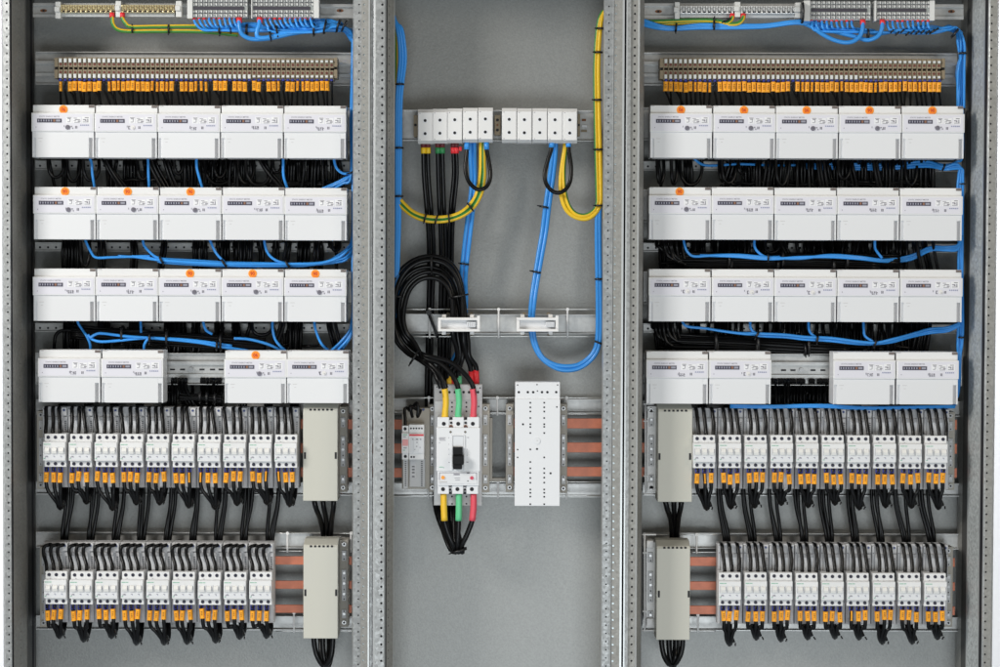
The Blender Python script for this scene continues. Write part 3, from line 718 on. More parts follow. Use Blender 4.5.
def earth(label, pts, r=2.1, group='striped earth cables', red=None, turn=-.2):
    P = wpts(pts, 7); mb = MB(); mb.tube(P, r*S, 'earth_yellow', 16, 'earth_green', 4, turn, face=True)
    w = tag(mb.build('earth_cable', origin=P[0].copy()), label, 'cable', group)
    if red: sleeve(w, 'sleeve', [(red[0], red[1], .13), (red[0]+red[2], red[3], .13)], 2.7, 'sleeve_red', 10, 1)
    return w
w = earth('striped earth wire in red sleeve hanging from the nearer end of the first brass bar', [(112, 13, .13), (112.2, 18, .128), (113, 24, .126), (118, 29.6, .126), (130, 31.4, .128), (160, 31.2, .13), (200, 31.6, .135), (238, 35, .14)], 2.0, red=(112, 12.8, .1, 17.6))
tie(w, (132.6, 29.6, .127), (1, 0), 3.6, 1.6, -3); tie(w, (169, 29, .13), (1, 0), 4.6, 1.8, 3)
earth('striped earth wire in red sleeve hanging beside the middle holder of the brass bars', [(122.2, 13, .13), (122.4, 18, .128), (126, 23.6, .125), (132, 26.8, .124), (160, 26.6, .126), (200, 26.6, .135), (240, 30, .14)], 2.0, red=(122.2, 12.8, .1, 17.6))
w = earth('striped earth wire from the first silver bar, short hook with red sleeve', [(732.6, 14, .13), (731.6, 19, .127), (727, 23, .125), (722, 22, .127), (712, 20.6, .132), (690, 20.4, .136), (664, 21.4, .14), (640, 22, .145)], 2.1, red=(732.7, 13.6, -.8, 18.6))
tie(w, (727, 20, .125), (.6, 1), 4.2, 1.8, 4); tie(w, (713.5, 23.5, .13), (1, .1), 5.2, 1.7, -3)
earth('striped earth wire from the second silver bar, longer hook with red sleeve', [(743.4, 14, .13), (742.6, 19.4, .126), (738, 23.4, .124), (730, 24.2, .126), (716, 23, .134), (690, 22.6, .138), (640, 25, .145)], 2.1, red=(743.6, 13.6, -.8, 18.8))

def blue(label, pts, r, group, red=None, name='neutral_wire', n=6, rs=None):
    q_ = random.Random(hash((round(pts[0][0]*10), round(pts[-1][0]*10), len(pts))) % 9973); oy = q_.uniform(-.006, .006) if name == 'neutral_wire' and r < 2 else 0
    if oy: pts = [pts[0]] + [(p[0] + q_.uniform(-.5, .5), p[1] + q_.uniform(-.55, .55), p[2] + oy + q_.uniform(-.002, .002)) for p in pts[1:-1]] + [pts[-1]]
    w = wire(name, label, 'wire', pts, r, 'cable_blue', group, n=n)
    if red: sleeve(w, 'sleeve', [(red[0], red[1], red[3]), (red[0], red[2], red[3])], rs or r*1.25, 'sleeve_red', 10, 1)
    return w
q = random.Random(21)
for i in range(9):
    x = 194 + i*5.06; y = 31 - i*.9 + q.uniform(-.6, .6); Y = .118 + .003*i
    w = blue('thin blue wire with small red tip under the neutral block next to the brass bars', [(x, 18.4, .122), (x+.3, 21, .118), (x+3, 25.5+.2*i, .115), (x+10, y-.6, Y), (x+24, y, Y), (270, 31.5-i*.5, Y+.006), (310, 30-i*1.1, Y+.01), (335, 27.5-i*.8, Y+.01), (352, 31+i*1.2, Y+.02), (358, 38+i*1, Y+.03)], 1.35, 'thin blue wires under the neutral block next to the brass bars', (x, 18, 19.8, .122))
    if i == 4: tie(w, (219.5, 29.4, .124), (1, -.1), 4.6, 2.0, 5); tie(w, (231, 29.6, .126), (1, 0), 4.0, 1.2, 2); tie(w, (247, 29.6, .128), (1, 0), 5.6, 2.2, 3)
for i in range(10):
    x = 264.6 + i*5.08; y = 32.5 - i*.8 + q.uniform(-.6, .6); Y = .114 + .003*i
    w = blue('thin blue wire with small red tip under the neutral block with white end plate', [(x, 18.4, .122), (x+.4, 21.4, .118), (x+3.2, 26+.1*i, .114), (x+9.5, y-.6, Y), (max(x+20, 318), y-.4, Y+.004), (max(x+30, 334), 27-i*.5, Y+.01), (348, 28+i*.6, Y+.016), (353, 36+i*.8, Y+.03)], 1.35, 'thin blue wires under the neutral block with white end plate', (x, 18, 19.8, .122))
    if i == 5: tie(w, (277, 30.5, .118), (1, -.2), 5.2, 1.8, 4); tie(w, (314, 29.5, .124), (1, 0), 6.2, 2.0, 3); tie(w, (325, 27.6, .126), (1, .2), 6.4, 1.8, -3); tie(w, (338.5, 25.6, .13), (1, .3), 6.6, 1.8, 3); tie(w, (344.6, 26, .13), (1, .5), 6.2, 1.4, 2)
w = blue('thick blue wire looping down from red sleeve at the end of the first neutral block', [(239.3, 18, .112), (239.3, 26, .108), (242, 34, .106), (250, 38.6, .106), (262, 39, .108), (276, 37, .112), (295, 33, .12), (320, 30, .13), (352, 30, .14)], 2.35, 'thick blue wires', (239.3, 17.6, 23, .112), rs=2.9)
tie(w, (270.5, 35.6, .11), (1, -.2), 4.4, 1.7, 4)
blue('thick blue wire looping down from red sleeve at the start of the second neutral block', [(259.6, 18, .11), (259, 25, .105), (257, 31, .103), (257.5, 36.5, .103), (264, 38, .106), (280, 35, .114), (300, 32, .122), (330, 29, .134), (352, 31, .14)], 2.35, 'thick blue wires', (259.6, 17.4, 22.8, .11), rs=2.9)
for i in range(9):
    x = 811.4 + i*5.05; y = 30 + q.uniform(-1.5, 1.5); Y = .118 + .0035*i
    blue('thin blue wire with small red tip under the neutral block beside the silver bars', [(x, 20.6, .122), (x+.2, 24, .118), (x+1.4, 28, .115), (x+6, y, Y), (x+22, y+1, Y), (880, 33+i*.3-1, Y+.004), (925, 33-i*.9, Y+.008), (952, 27+i*.5, Y+.02), (962, 33+i*.6, Y+.03)], 1.3, 'thin blue wires under the neutral block beside the silver bars', (x, 20, 22, .122))
for i in range(9):
    x = 887.4 + i*5.06; y = 31 + q.uniform(-1.5, 1.8); Y = .114 + .003*i
    w = blue('thin blue wire with small red tip under the neutral block farthest from the silver bars', [(x, 20.6, .122), (x+.2, 24, .118), (x+1.2, 28, .114), (x+5.5, y, Y), (max(x+12, 930), y+1-i*.2, Y+.006), (950, 30-i*.5, Y+.016), (957, 28+i, Y+.02), (964.5-.9*((i*4) % 9), 42+i, .13+.003*i), (964.6-.95*((i*5) % 9), 72, .135+.003*((i*2) % 9)), (964-.8*((i*7) % 9), 108, .14+.002*i)], 1.3, 'thin blue wires under the neutral block farthest from the silver bars', (x, 20, 22, .122))
    tie(w, (x+5, y+1, .112), (1, 1), 2.6, 1.6, 2)
    if i == 4: tie(w, (868, 34, .116), (1, 0), 5.2, 1.6, 3); tie(w, (934, 31, .118), (.6, 1), 5.6, 1.8, 2); tie(w, (955, 33, .12), (1, .8), 5.5, 2.0, 4); tie(w, (963, 53.4, .13), (0, 1), 4.4, 1.8, 2)
blue('thick blue wire looping from red sleeve at the block beside the silver bars', [(862.8, 20, .11), (862.6, 28, .106), (860, 36, .104), (853, 41.4, .104), (844, 42.4, .105), (833, 39.6, .108), (822, 34, .112), (812, 27, .12), (800, 22, .13)], 2.2, 'thick blue wires', (862.8, 19.6, 25, .11), rs=2.8)
blue('thick blue wire looping from red sleeve at the start of the farthest neutral block', [(882.4, 20, .11), (882, 28, .106), (879, 35, .105), (873, 38.8, .106), (866, 40, .11), (856, 37, .116), (840, 33, .124), (815, 26, .135), (800, 22, .14)], 2.2, 'thick blue wires', (882.4, 19.6, 25, .11), rs=2.8)
for i in range(3):
    w = blue(('upper', 'middle', 'lower')[i] + ' blue cable running under the silver earth bars from the centre bay', [(638, 18.5+i*2.4, .14), (650, 22.5+i*2, .13), (662, 26+i*1.2, .125), (675, 27.4+i*.8, .124), (700, 25+i*1.6, .124), (730, 25+i*1.4, .126), (765, 25.5+i*.9, .126), (795, 22+i*.8, .12), (812, 22+i*1.6, .124), (830, 27+i*1.4, .13)], 1.9, 'blue cables under the silver bars')
    if i == 1: tie(w, (676, 27.6, .124), (1, .1), 4.4, 1.8, 4); tie(w, (714, 25.6, .124), (1, 0), 4.4, 1.8, -4); tie(w, (802, 13, .11), (1, 0), 10.5, 2.0, 0)

# ------------------------------------------------------------------ black meter cables in the gaps
def gcable(label, group, pts, r=1.9):
    return wire('meter_cable', label, 'cable', pts, r, 'cable_black', group, n=4, sides=7)
GL = {}
def gap(b, row, y0, y1, items, seed):
    q = random.Random(seed); lab = ['first and second', 'second and third', 'third and fourth', 'fourth'][row]
    where = 'between the %s meter rows, %s' % (lab, BAY[b])
    if row == 3: where = 'below the fourth meter row, ' + BAY[b]
    for it in items:
        k = it[0]
        if k == 'v':                       # upright bundle: x, n, lean
            _, x, n, lean = it
            for i in range(n):
                xx = x + (i-(n-1)/2)*3.1 + q.uniform(-.5, .5); Y = .185 + q.uniform(0, .035)
                gcable('black cable running straight down ' + where, 'straight black cables ' + where, [(xx-lean*.2, y0-6, .15), (xx, y0+4, Y-.01), (xx+lean*.4+q.uniform(-.8, .8), (y0+y1)/2, Y), (xx+lean, y1+4, Y+.004), (xx+lean, y1+9, Y+.004)], q.uniform(1.65, 2.05))
        if k == 'u':                       # hanging loop: x, width, depth
            _, x, w, d = it
            for j in range(1):
                o = j*3.0; Y = .16 + q.uniform(0, .03)
                gcable('black cable hanging in a loop ' + where, 'looped black cables ' + where, [(x+o*.3, y0-6, .13), (x+.4+o*.3, y0+d*.5, Y-.006), (x+w*.22, y0+d*.9-o, Y), (x+w*.5, y0+d-o, Y+.004), (x+w*.8, y0+d*.86-o, Y+.008), (x+w-o*.3, y0+d*.45, Y+.012), (x+w-1-o*.3, y0-6, .19)], 1.85)
        if k == 's':                       # slanting bundle: x at top, x at bottom, n
            _, xa, xb, n = it
            for i in range(n):
                o = (i-(n-1)/2)*3.3 + q.uniform(-.5, .5); Y = .165 + q.uniform(0, .03)
                gcable('black cable slanting ' + where, 'slanting black cables ' + where, [(xa+o, y0-6, .13), (xa+o, y0+3, Y-.012), (xa+o+(xb-xa)*.35, (y0+y1)/2, Y), (xb+o*1.1, y1+3, Y+.008), (xb+o*1.1, y1+9, Y+.008)], q.uniform(1.65, 2.05))
        if k == 'h':                       # harness: first x, last x, y first, y last, n, drops
            _, xa, xb, ya, yb_, n, drop = it
            for i in range(n):
                o = (i-(n-1)/2)*2.5; Y = .155 + .006*abs(i-n/2) + q.uniform(0, .012); xs_ = xa + i*drop
                P = []
                if drop: P = [(xs_, y0-6, .14), (xs_+.5, y0+4, Y), (xs_+3, ya+o-6, Y), (xs_+9, ya+o-1, Y)]
                for t in range(5):
                    f = t/4; x = max(xs_+14, xa) + (xb-max(xs_+14, xa))*f; P.append((x, ya+(yb_-ya)*f + o*(1-.25*f) + math.sin(f*5+i)*.8, Y))
                w = gcable('black cable in the level harness ' + where, 'level black harness cables ' + where, P, 1.9)
                if i == n//2:
                    for f in (.2, .45, .75): tie(w, (xa+30+(xb-xa-30)*f, ya+(yb_-ya)*f, Y-.006), (1, 0), n*1.35+1.2, 2.2, 3)
L1 = [('u',48,16,20),('s',49,55,1),('u',67,13,24),('v',64.5,2,0),('u',83,16,23),('v',81,2,-1),('s',105,122,2),('s',107,128,1),('v',111,1,1),('v',131,5,0),('u',137,12,22),('s',152,166,3),('s',166,176,2),('u',174,9,16),('v',186,4,1),('v',193,2,0),('u',202,9,15),('v',210,3,-1),('u',214,12,20),('v',226,4,-1),('v',240,4,0),('u',238,16,26),('v',252,2,1),('s',262,284,2),('u',272,10,15),('v',292,3,-1),('v',301,3,-2),('v',309,2,0),('v',316,3,-1),('v',324,2,1),('v',334,3,0),('u',205,30,27),('u',246,26,28)]
L2 = [('v',72,7,0),('u',80,10,26),('v',101,2,1),('v',104,1,-1),('v',133,2,-1),('v',136,1,0),('s',164,160,2),('v',195,2,0),('v',204,2,0),('v',225,3,0),('v',240,3,1),('v',248,3,-1),('v',263,1,0),('v',276,2,0),('s',288,284,2),('v',300,2,-1),('v',306,3,-1),('v',318,3,0),('u',329,10,8),('u',332,8,11),('v',336,1,0)]
L3 = [('v',71,5,0),('v',104,4,0),('v',134,3,0),('v',170,4,-1),('v',182,3,-1),('v',196,3,0),('v',219,3,0),('v',236,3,0),('s',282,272,2),('v',293,3,0),('v',300,2,-1),('s',330,338,2),('s',336,344,1),('h',57,266,332,345,6,0),('u',252,20,13)]
R1 = [('u',657,7,24),('s',659,662,1),('u',671,6,25),('v',688,3,1),('u',680,22,26),('u',719,9,22),('u',722,14,24),('s',732,724,2),('u',738,8,14),('v',749,3,0),('v',757,3,0),('s',768,765,2),('s',774,770,1),('v',780,2,-1),('s',788,785,2),('u',776,12,26),('v',797,3,0),('v',803,2,0),('v',811,2,1),('s',819,823,2),('s',826,830,2),('v',837,3,1),('v',846,3,0),('s',850,856,2),('u',838,12,20),('v',862,3,0),('v',868,2,1),('s',875,880,2),('v',886,3,0),('v',893,3,-1),('v',902,3,0),('v',911,2,0),('v',918,3,-1),('v',926,3,0),('v',932,2,0),('u',905,12,26)]
R2 = [('h',656,900,259,261,6,5),('h',664,880,264,266,4,6),('v',698,3,0),('v',713,2,0),('v',723,3,0),('v',731,2,1),('v',741,3,0),('v',748,2,0),('v',758,2,0),('u',765,14,12),('s',775,790,2),('s',783,800,2),('v',812,3,0),('v',822,3,1),('v',834,4,1),('s',845,842,2),('s',857,851,2),('v',864,2,0),('v',879,2,0),('v',888,2,0),('v',898,2,0),('v',905,2,-1),('s',915,920,2),('s',924,930,2),('s',933,938,1)]
R3 = [('h',652,850,340,348,6,5),('h',655,845,345,351,4,4),('v',697,2,0),('v',720,4,0),('v',728,2,0),('v',766,2,0),('v',777,2,0),('v',790,3,0),('v',799,2,0),('s',832,836,2),('v',846,3,0),('v',858,3,0),('v',870,2,0),('s',888,890,2),('s',896,893,2),('v',905,2,0),('v',915,4,1),('s',921,916,3),('s',928,924,2)]
gap('L', 0, 157.4, 187, L1, 1); gap('L', 1, 240, 269, L2, 2); gap('L', 2, 322, 351, L3, 3)
gap('R', 0, 159, 187.5, R1, 4); gap('R', 1, 240.8, 269.5, R2, 5); gap('R', 2, 323, 352, R3, 6)
gap('L', 3, 385, 409, [('v',174,2,0),('s',183,195,3),('v',203,2,0),('v',211,3,0),('v',219,2,0),('h',165,222,396,399,3,0)], 7)
gap('R', 3, 386, 410, [('v',776,3,0),('v',787,4,0),('v',799,4,0),('v',812,2,0),('v',821,3,0),('v',828,2,0)], 8)
q = random.Random(77); mb = MB()
for b, y0, y1, x0, x1, p in (('L',157.4,187,196,345,.75),('L',157.4,187,104,190,.4),('L',240,269,190,330,.35),('L',322,351,100,250,.45),('L',322,351,265,340,.35),('L',385,409,164,223,.95),('R',159,187.5,715,768,.6),('R',159,187.5,768,936,.95),('R',240.8,269.5,655,905,.75),('R',323,352,652,925,.7),('R',386,410,772,833,.95)):
    x = x0
    while x < x1:
        if q.random() < p*.62:
            l = q.uniform(-4, 4); Y = q.uniform(.205, .228)
            mb.tube(wpts([(x, y0-6, .19), (x+q.uniform(-1, 1), y0+5, Y), (x+l*.5+q.uniform(-1.5, 1.5), (y0+y1)/2, Y), (x+l, y1+4, Y), (x+l, y1+9, Y)], 4), q.uniform(1.8, 2.1)*S, 'cable_black', 6)
        x += q.uniform(2.6, 4.4)
    for j in range(3 if p > .7 else 1):
        yy = q.uniform(y1-7, y1-1); a = x0 + q.uniform(0, 20); e = x1 - q.uniform(0, 15); n_ = 9
        mb.tube(wpts([(a+(e-a)*t/n_, yy+q.uniform(-1.6, 1.6), .2+q.uniform(-.006, .006)) for t in range(n_+1)], 4), 1.8*S, 'cable_black', 6)
tag(mb.build('background_cables', loc=(0, 0, 0)), 'dense mass of black cables deep in the gaps behind the meters', 'cables', kind='stuff')
w = gcable('single black cable curving down over the shade of the third meter row, outer end', None, [(54, 352, .18), (54.5, 344, .175), (56, 335, .172), (62, 330.6, .17), (75, 330.4, .168), (100, 331, .168), (150, 331, .17)], 1.9)

# blue neutral wires leaving the meters and gathering at the posts
def bw(label, pts, r=1.35, Y=.15): return blue(label, [(p[0], p[1], p[2] if len(p) > 2 else Y) for p in pts], r, None)
bl = 'blue wire in the gap under the %s meter row, %s, %s'
GAPN = ['top', 'second', 'third']
def bset(b, row, items):
    for i, pts in enumerate(items):
        bw(bl % (GAPN[row], BAY[b], ORD[i] + ' along the row'), pts, 1.4)
bset('L', 0, [[(84, 154), (89, 158, .14), (91.6, 164, .14), (92, 174, .14), (95, 190, .155)], [(147, 153), (147.6, 160, .14), (148.6, 175, .14), (149.5, 191, .155)], [(197.4, 153), (196.6, 160, .14), (197, 170, .14), (203, 190, .155)], [(283, 153), (282.8, 162, .14), (283.6, 176, .14), (288, 190, .155)], [(334.4, 153), (334.4, 160, .14), (337, 169, .138), (343, 173, .138), (350, 173.4, .14), (356, 172, .15)]])
for i in range(4):
    w = bw('%s blue wire of the bunch rising to the post, top gap, brass-bar bay' % ORD[i], [(322+i*4, 189, .155), (334+i*3, 184, .148), (344+i*1.6, 179+i*1.2, .142), (350+i*.5, 174, .142), (351.4+i*.5, 160, .145), (351.2+i*.6, 120, .15), (351.6+i*.6, 84, .152), (352.8+i*.6, 36, .154)], 1.5)
    if i == 2: tie(w, (351, 172.8, .138), (.3, 1), 3.6, 1.6, 2)
LB2 = [[(84.6, 238), (87, 244, .14), (91, 252, .14), (96.6, 257.2, .14), (112, 257, .14), (150, 256, .14)], [(143, 238), (144, 244, .138), (147.6, 250, .138), (156, 257, .138), (170, 260.4, .14)], [(209, 238), (212, 244, .138), (217, 254, .138), (224, 261.6, .14)], [(265, 238), (265, 244, .136), (268, 254, .136), (276, 260, .136), (288, 264, .14)]]
bset('L', 1, LB2)
for i in range(4):
    w = bw('%s blue wire of the level bunch under meter row two, brass-bar bay' % ORD[i], [(118+i*14, 256+i*.3, .142), (160, 258.6+i*1.1, .14), (200, 261+i*1.3, .138), (230, 262.2+i*1.4, .138), (265, 263+i*1.2, .138), (300, 263.4+i*.9, .138), (325-i*4, 261.5+i*1.2, .138), (338, 256+i*2, .14), (347, 248+i*3.6, .142), (352.6, 238+i*3, .15), (353, 200, .152), (352.6+i*.3, 175, .15)], 1.4)
    if i == 1: tie(w, (161.5, 260, .136), (1, -.6), 4.0, 2.0, 4); tie(w, (224, 263, .134), (1, -.7), 4.6, 2.0, 4); tie(w, (287.5, 264, .134), (1, -.6), 4.8, 2.0, 5)
LB3 = [[(77.4, 320), (79, 324, .16), (83.6, 331, .16), (87, 336, .142), (90, 345, .15), (90.6, 354, .16)], [(140.6, 320), (140.4, 326, .165), (141, 333, .165)], [(203, 320), (204.4, 326, .14), (207, 331, .142), (212, 334, .15)], [(273, 319), (272.8, 328, .14), (275, 338, .14), (280, 345, .14), (287, 352, .155)], [(314.6, 319), (315, 326, .14), (318, 336, .14), (323, 345, .14), (331, 352, .155)], [(144.6, 352, .155), (144, 346, .145), (147.4, 340, .14), (152, 337.6, .14)]]
bset('L', 2, LB3)
for i in range(3):
    w = bw('%s blue wire of the long sagging run under the third meter row, brass-bar bay' % ORD[i], [[(87.6, 334.6, .14), (93, 339.4, .138), (102, 341.4, .136), (122, 340.4, .136), (145, 338.4, .136), (170, 340, .136), (200, 343, .136), (222, 346.4, .138), (248, 350.6, .15), (256, 354, .16)], [(90, 338, .14), (96, 334.4, .138), (103, 333.6, .136), (125, 336, .136), (150, 337.4, .136), (180, 339.4, .138), (205, 341.6, .14), (232, 346, .15)], [(234, 338.4, .145), (246, 339, .142), (258, 341.6, .14), (270, 345.4, .14), (280, 350, .15), (286, 354, .16)]][i], 1.5)
    if i == 0: tie(w, (149.8, 338.2, .132), (1, 0), 4.4, 1.8, 5); tie(w, (217, 345, .132), (1, 0), 4, 1.8, 4)
for i in range(4):
    bw('%s blue wire of the bunch rising to the post, third gap, brass-bar bay' % ORD[i], [(327+i*4.4, 354, .158), (334+i*3, 348, .148), (343+i*2, 340, .142), (350+i*.8, 329, .142), (352.6+i*.4, 310, .148), (353, 280, .15), (352.4+i*.4, 248, .15)], 1.4)
RB1 = [[(692, 156), (696, 161, .15), (703, 165, .16), (715, 165.6, .17), (740, 164.4, .18), (780, 165, .2), (830, 164, .205), (900, 164.6, .205), (930, 163, .17), (945, 165, .15), (957, 162, .15), (962, 155, .155), (962.6, 110, .155)]]
bset('R', 0, RB1)
for i in range(3):
    w = bw('%s blue wire of the bunch beside the outer post, top gap, silver-bar bay' % ORD[i], [(800, 164+i*2, .21), (880, 165+i*2, .208), (925, 162+i*2, .18), (943, 167+i*1.4, .15), (955, 164+i*2.2, .145), (960+i*1.1, 167+i, .148), (958.8+i*2.2, 176, .15), (957.8+i*2.3, 196, .152), (958.6+i*1.8, 240, .152)], 1.5)
    if i == 1: tie(w, (943.6, 167, .145), (1, .4), 3.6, 1.6, 2); tie(w, (963, 184, .148), (0, 1), 3, 1.5, 2)
RB2 = [[(683.4, 238), (684.4, 245, .138), (687.6, 252, .138), (694, 256, .138), (710, 255.8, .138), (735, 254.6, .138), (760, 257, .138), (768, 257.6, .14)], [(754.6, 238), (754.6, 246, .136), (757.6, 251.6, .136), (766, 256.4, .138), (780, 257, .14)], [(875, 238), (875, 244, .145), (876, 250, .15), (882, 258, .155)]]
bset('R', 1, RB2)
for i in range(3):
    w = bw('%s blue wire of the level bunch under the second meter row, silver-bar bay' % ORD[i], [(700, 256-i*.3, .142), (735, 254.6+i*.8, .136), (768, 257+i*.8, .134), (800, 257-i*.6+1, .136), (830, 255.4+i*.9, .138), (860, 257+i*.9, .145), (885, 260+i*.8, .165), (910, 256+i*2, .19), (930, 247+i*1.6, .17), (946, 247+i*1.6, .15), (957, 245+i*2, .148), (962.4, 236, .15)], 1.5)
    if i == 1: tie(w, (768, 257.4, .13), (1, 0), 3.6, 1.6, 3)
RB3 = [[(682, 320), (684, 325, .138), (690, 326.6, .136), (705, 328, .136), (722, 331.6, .134), (745, 333.6, .134), (760, 334.4, .136)], [(750.4, 320), (750.6, 326, .134), (752.6, 331, .134), (758, 334.4, .134)], [(808.6, 320), (808.8, 328, .134), (811.6, 334, .134), (819, 339.4, .136)], [(863.4, 320), (863.6, 328, .132), (865.6, 336, .132), (873, 341.6, .134)]]
bset('R', 2, RB3)
for i in range(3):
    w = bw('%s blue wire of the sagging run under the third meter row, silver-bar bay' % ORD[i], [(735+i*9, 333+i*.3, .138), (760, 333.4+i*1.1, .132), (785, 334.4+i*1.2, .132), (805, 337.4+i*1.1, .132), (830, 338+i*1.2, .132), (858, 341.6+i*1.2, .132), (876, 342.4+i*.9, .134), (892, 339.4+i*1.1, .14), (910, 334.6+i*1.3, .16), (930, 329+i*2, .165), (948, 328+i*1.6, .15), (960, 323+i, .15)], 1.5)
    if i == 1: tie(w, (757, 334.6, .128), (.8, .4), 3.6, 2.0, 4); tie(w, (817, 339.4, .128), (1, .1), 3.8, 2, 3); tie(w, (875, 343, .13), (1, .3), 3.8, 2, 3)
for i in range(3):
    w = bw('%s blue wire running down the outer post below meter row three, silver-bar bay' % ORD[i], [(958.8+i*1.8, 236, .152), (958.4+i*1.9, 280, .152), (958.4+i*2.1, 325, .15), (957.8+i*2.2, 345, .15), (957.4+i*1.6, 356, .154), (956+i*1.2, 392, .155), (955-i*2, 405.6, .15)], 1.5)
    if i == 1: tie(w, (961.6, 337.5, .146), (0, 1), 3, 1.6, 2)
for i in range(2):
    bw('%s level blue wire above the upper adapters, silver-bar bay' % ('upper', 'lower')[i], [(730, 405.4+i*1.6, .125), (770, 405.6+i*1.4, .12), (805, 404.8+i*1.6, .12), (830, 405+i*1.8, .12), (870, 407+i*1.2, .125), (955, 406+i, .14)], 1.4)

# ------------------------------------------------------------------ beige covers, supports, copper bars
def support(label, x, y0, y1, w=4.3, Y=.16, tone='support_grey', body='support_tan'):
    r = thing('busbar_support', label, 'busbar support', at(x, (y0+y1)/2, Y))
    p = PB(); p.box(x-w, y0, x+w, y1, Y, Y+.05, body, .5); p.build('support_body', r)
    p = PB(); h = y1-y0
    for a, c in ((.12, .24), (.34, .70), (.80, .90)): p.box(x-w*.55, y0+h*a, x+w*.55, y0+h*c, Y-.003, Y+.01, tone, .4)
    p.build('clamp_piece', r)
    p = PB()
    for a in (.05, .95): p.disc(x, y0+h*a, Y-.005, 2.1, .006, 'screw_steel', 12); p.disc(x, y0+h*a, Y-.006, 1.1, .004, 'hole_dark', 8)
    for a in (.16, .38, .5, .62, .85): p.disc(x, y0+h*a, Y-.0045, 1.3, .003, 'screw_steel', 10)
    for a in (.22, .44, .57, .68, .82): p.disc(x, y0+h*a, Y-.004, .7, .003, 'hole_dark', 6)
    p.build('screw', r)
support('grey busbar support beside the beige cover, upper breaker row, brass-bar bay', 343, 407, 492)
support('grey busbar support beside the beige cover, lower breaker row, brass-bar bay', 344, 540, 627)
support('tan support by the first adapter of the upper breaker row, brass-bar bay', 40.6, 411, 489, 3.6)
support('tan support by the first adapter of the lower breaker row, brass-bar bay', 43.4, 547, 627, 3.6)
support('pale busbar support beside the beige cover, upper breaker row, silver-bar bay', 651.4, 406, 492, 4.6, body='bracket_white')
support('pale busbar support beside the beige cover, lower breaker row, silver-bar bay', 650.6, 542, 628, 4.6, body='bracket_white')
support('tan support past the last adapter of the upper breaker row, silver-bar bay', 950.6, 412, 490, 4.2)
support('tan support past the last adapter of the lower breaker row, silver-bar bay', 948.6, 547, 627, 4.2)
def pale_frame(x0, x1, y0, y1, Y, label):
    r = thing('support_frame', label, 'support frame', at((x0+x1)/2, (y0+y1)/2, Y))
    p = PB()
    p.tube([(x0, y0, Y), (x0, y1, Y)], 1.0, 'bracket_white'); p.tube([(x0-2.5, y0, Y), (x1, y0, Y)], .9, 'bracket_white'); p.tube([(x0-2.5, y1, Y), (x1, y1, Y)], .9, 'bracket_white')
    p.tube([(x0-2, y0+(y1-y0)*.19, Y), (x0+2, y0+(y1-y0)*.19, Y)], .9, 'bracket_white'); p.tube([(x0-2, y0+(y1-y0)*.8, Y), (x0+2, y0+(y1-y0)*.8, Y)], .9, 'bracket_white'); p.build('frame_rods', r)
    p = PB(); p.box(x0+2, y0+6, x0+9, y0+14, Y, Y+.04, 'bracket_white', 1); p.box(x0+2, y1-12, x0+9, y1-4, Y, Y+.04, 'bracket_white', 1); p.build('corner_lug', r)
pale_frame(644.6, 656, 534.6, 630.4, .15, 'white rod frame round the support beside the lower beige cover, silver-bar bay')
pale_frame(645.4, 654, 404, 494, .155, 'white rod frame round the support beside the upper beige cover, silver-bar bay')
for j, (nm, x0, x1, ys) in enumerate((('from the brass-bar bay to the main breaker', 41, 484, ((419, 429), (443, 453), (467.4, 477))), ('from the white drilled plate into the silver-bar bay', 512, 957, ((419, 429), (443, 453), (467.4, 477))), ('behind the lower breaker row of the brass-bar bay', 44, 352, ((556, 564.4), (580.4, 588.6), (604.4, 612.6))), ('behind the lower breaker row of the silver-bar bay', 645, 955, ((557.4, 566.4), (581.8, 590.4), (606, 614.6))))):
    for i, (ya, yb) in enumerate(ys):
        p = PB(); p.box(x0, ya, x1, yb, .184, .189, 'copper', .4)
        tag(p.build('copper_busbar', origin=at((x0+x1)/2, (ya+yb)/2, .187)), '%s flat copper busbar running %s' % (('top', 'middle', 'bottom')[i], nm), 'busbar', 'copper busbars')
def cover(label, x0, y0, x1, y1, slope):
    r = thing('terminal_cover', label, 'cover', at((x0+x1)/2, (y0+y1)/2, .1)); k = kk(.1)
    X0, X1 = at(x0, 500, .1).x, at(x1, 500, .1).x; Z0, Z1 = at((x0+x1)/2, y0+slope, .1).z, at((x0+x1)/2, y1, .1).z
    mb = MB(); mb.prof([(.1, Z1), (.1, Z0-.006), (.103, Z0), (.135, Z0+.012), (.18, Z0+.012), (.18, Z1)], X0, X1, 'cover_beige')
    o = mb.build('cover_body', r, origin=r.location.copy(), loc=(0, 0, 0))
    bv = o.modifiers.new('edge', 'BEVEL'); bv.width = .0016; bv.segments = 2
    p = PB(); ym = y0+slope+(y1-y0-slope)*.5
    p.box(x0+.9, ym-2.4, x0+2.9, ym+4.2, .0992, .11, 'hole_dark'); p.box(x1-2.9, ym-2.4, x1-.9, ym+4.2, .0992, .11, 'hole_dark'); p.build('side_slot', r)
    p = PB()
    for i in range(6): p.box(x0+6.4+i*4.2, y0+slope+.5, x0+8.6+i*4.2, y0+slope+2.4, .0992, .112, 'hole_dark', .3)
    p.build('vent_slot', r)
cover('beige cover at the end of the upper breaker row, brass-bar bay', 303, 408, 337.6, 501, .3)
cover('beige cover at the end of the lower breaker row, brass-bar bay', 303.4, 540.6, 338, 638.6, 4.4)
cover('beige cover at the start of the upper breaker row, silver-bar bay', 657.6, 409, 692, 502, .3)
cover('beige cover at the start of the lower breaker row, silver-bar bay', 657, 542, 690.6, 640, 4.4)
def feed(label, sets, r=2.7):
    for i, P in enumerate(sets):
        wire('feeder_cable', label % ('first', 'second', 'third', 'fourth')[i], 'cable', P, r, 'cable_black', 'feeder cables under the beige covers')
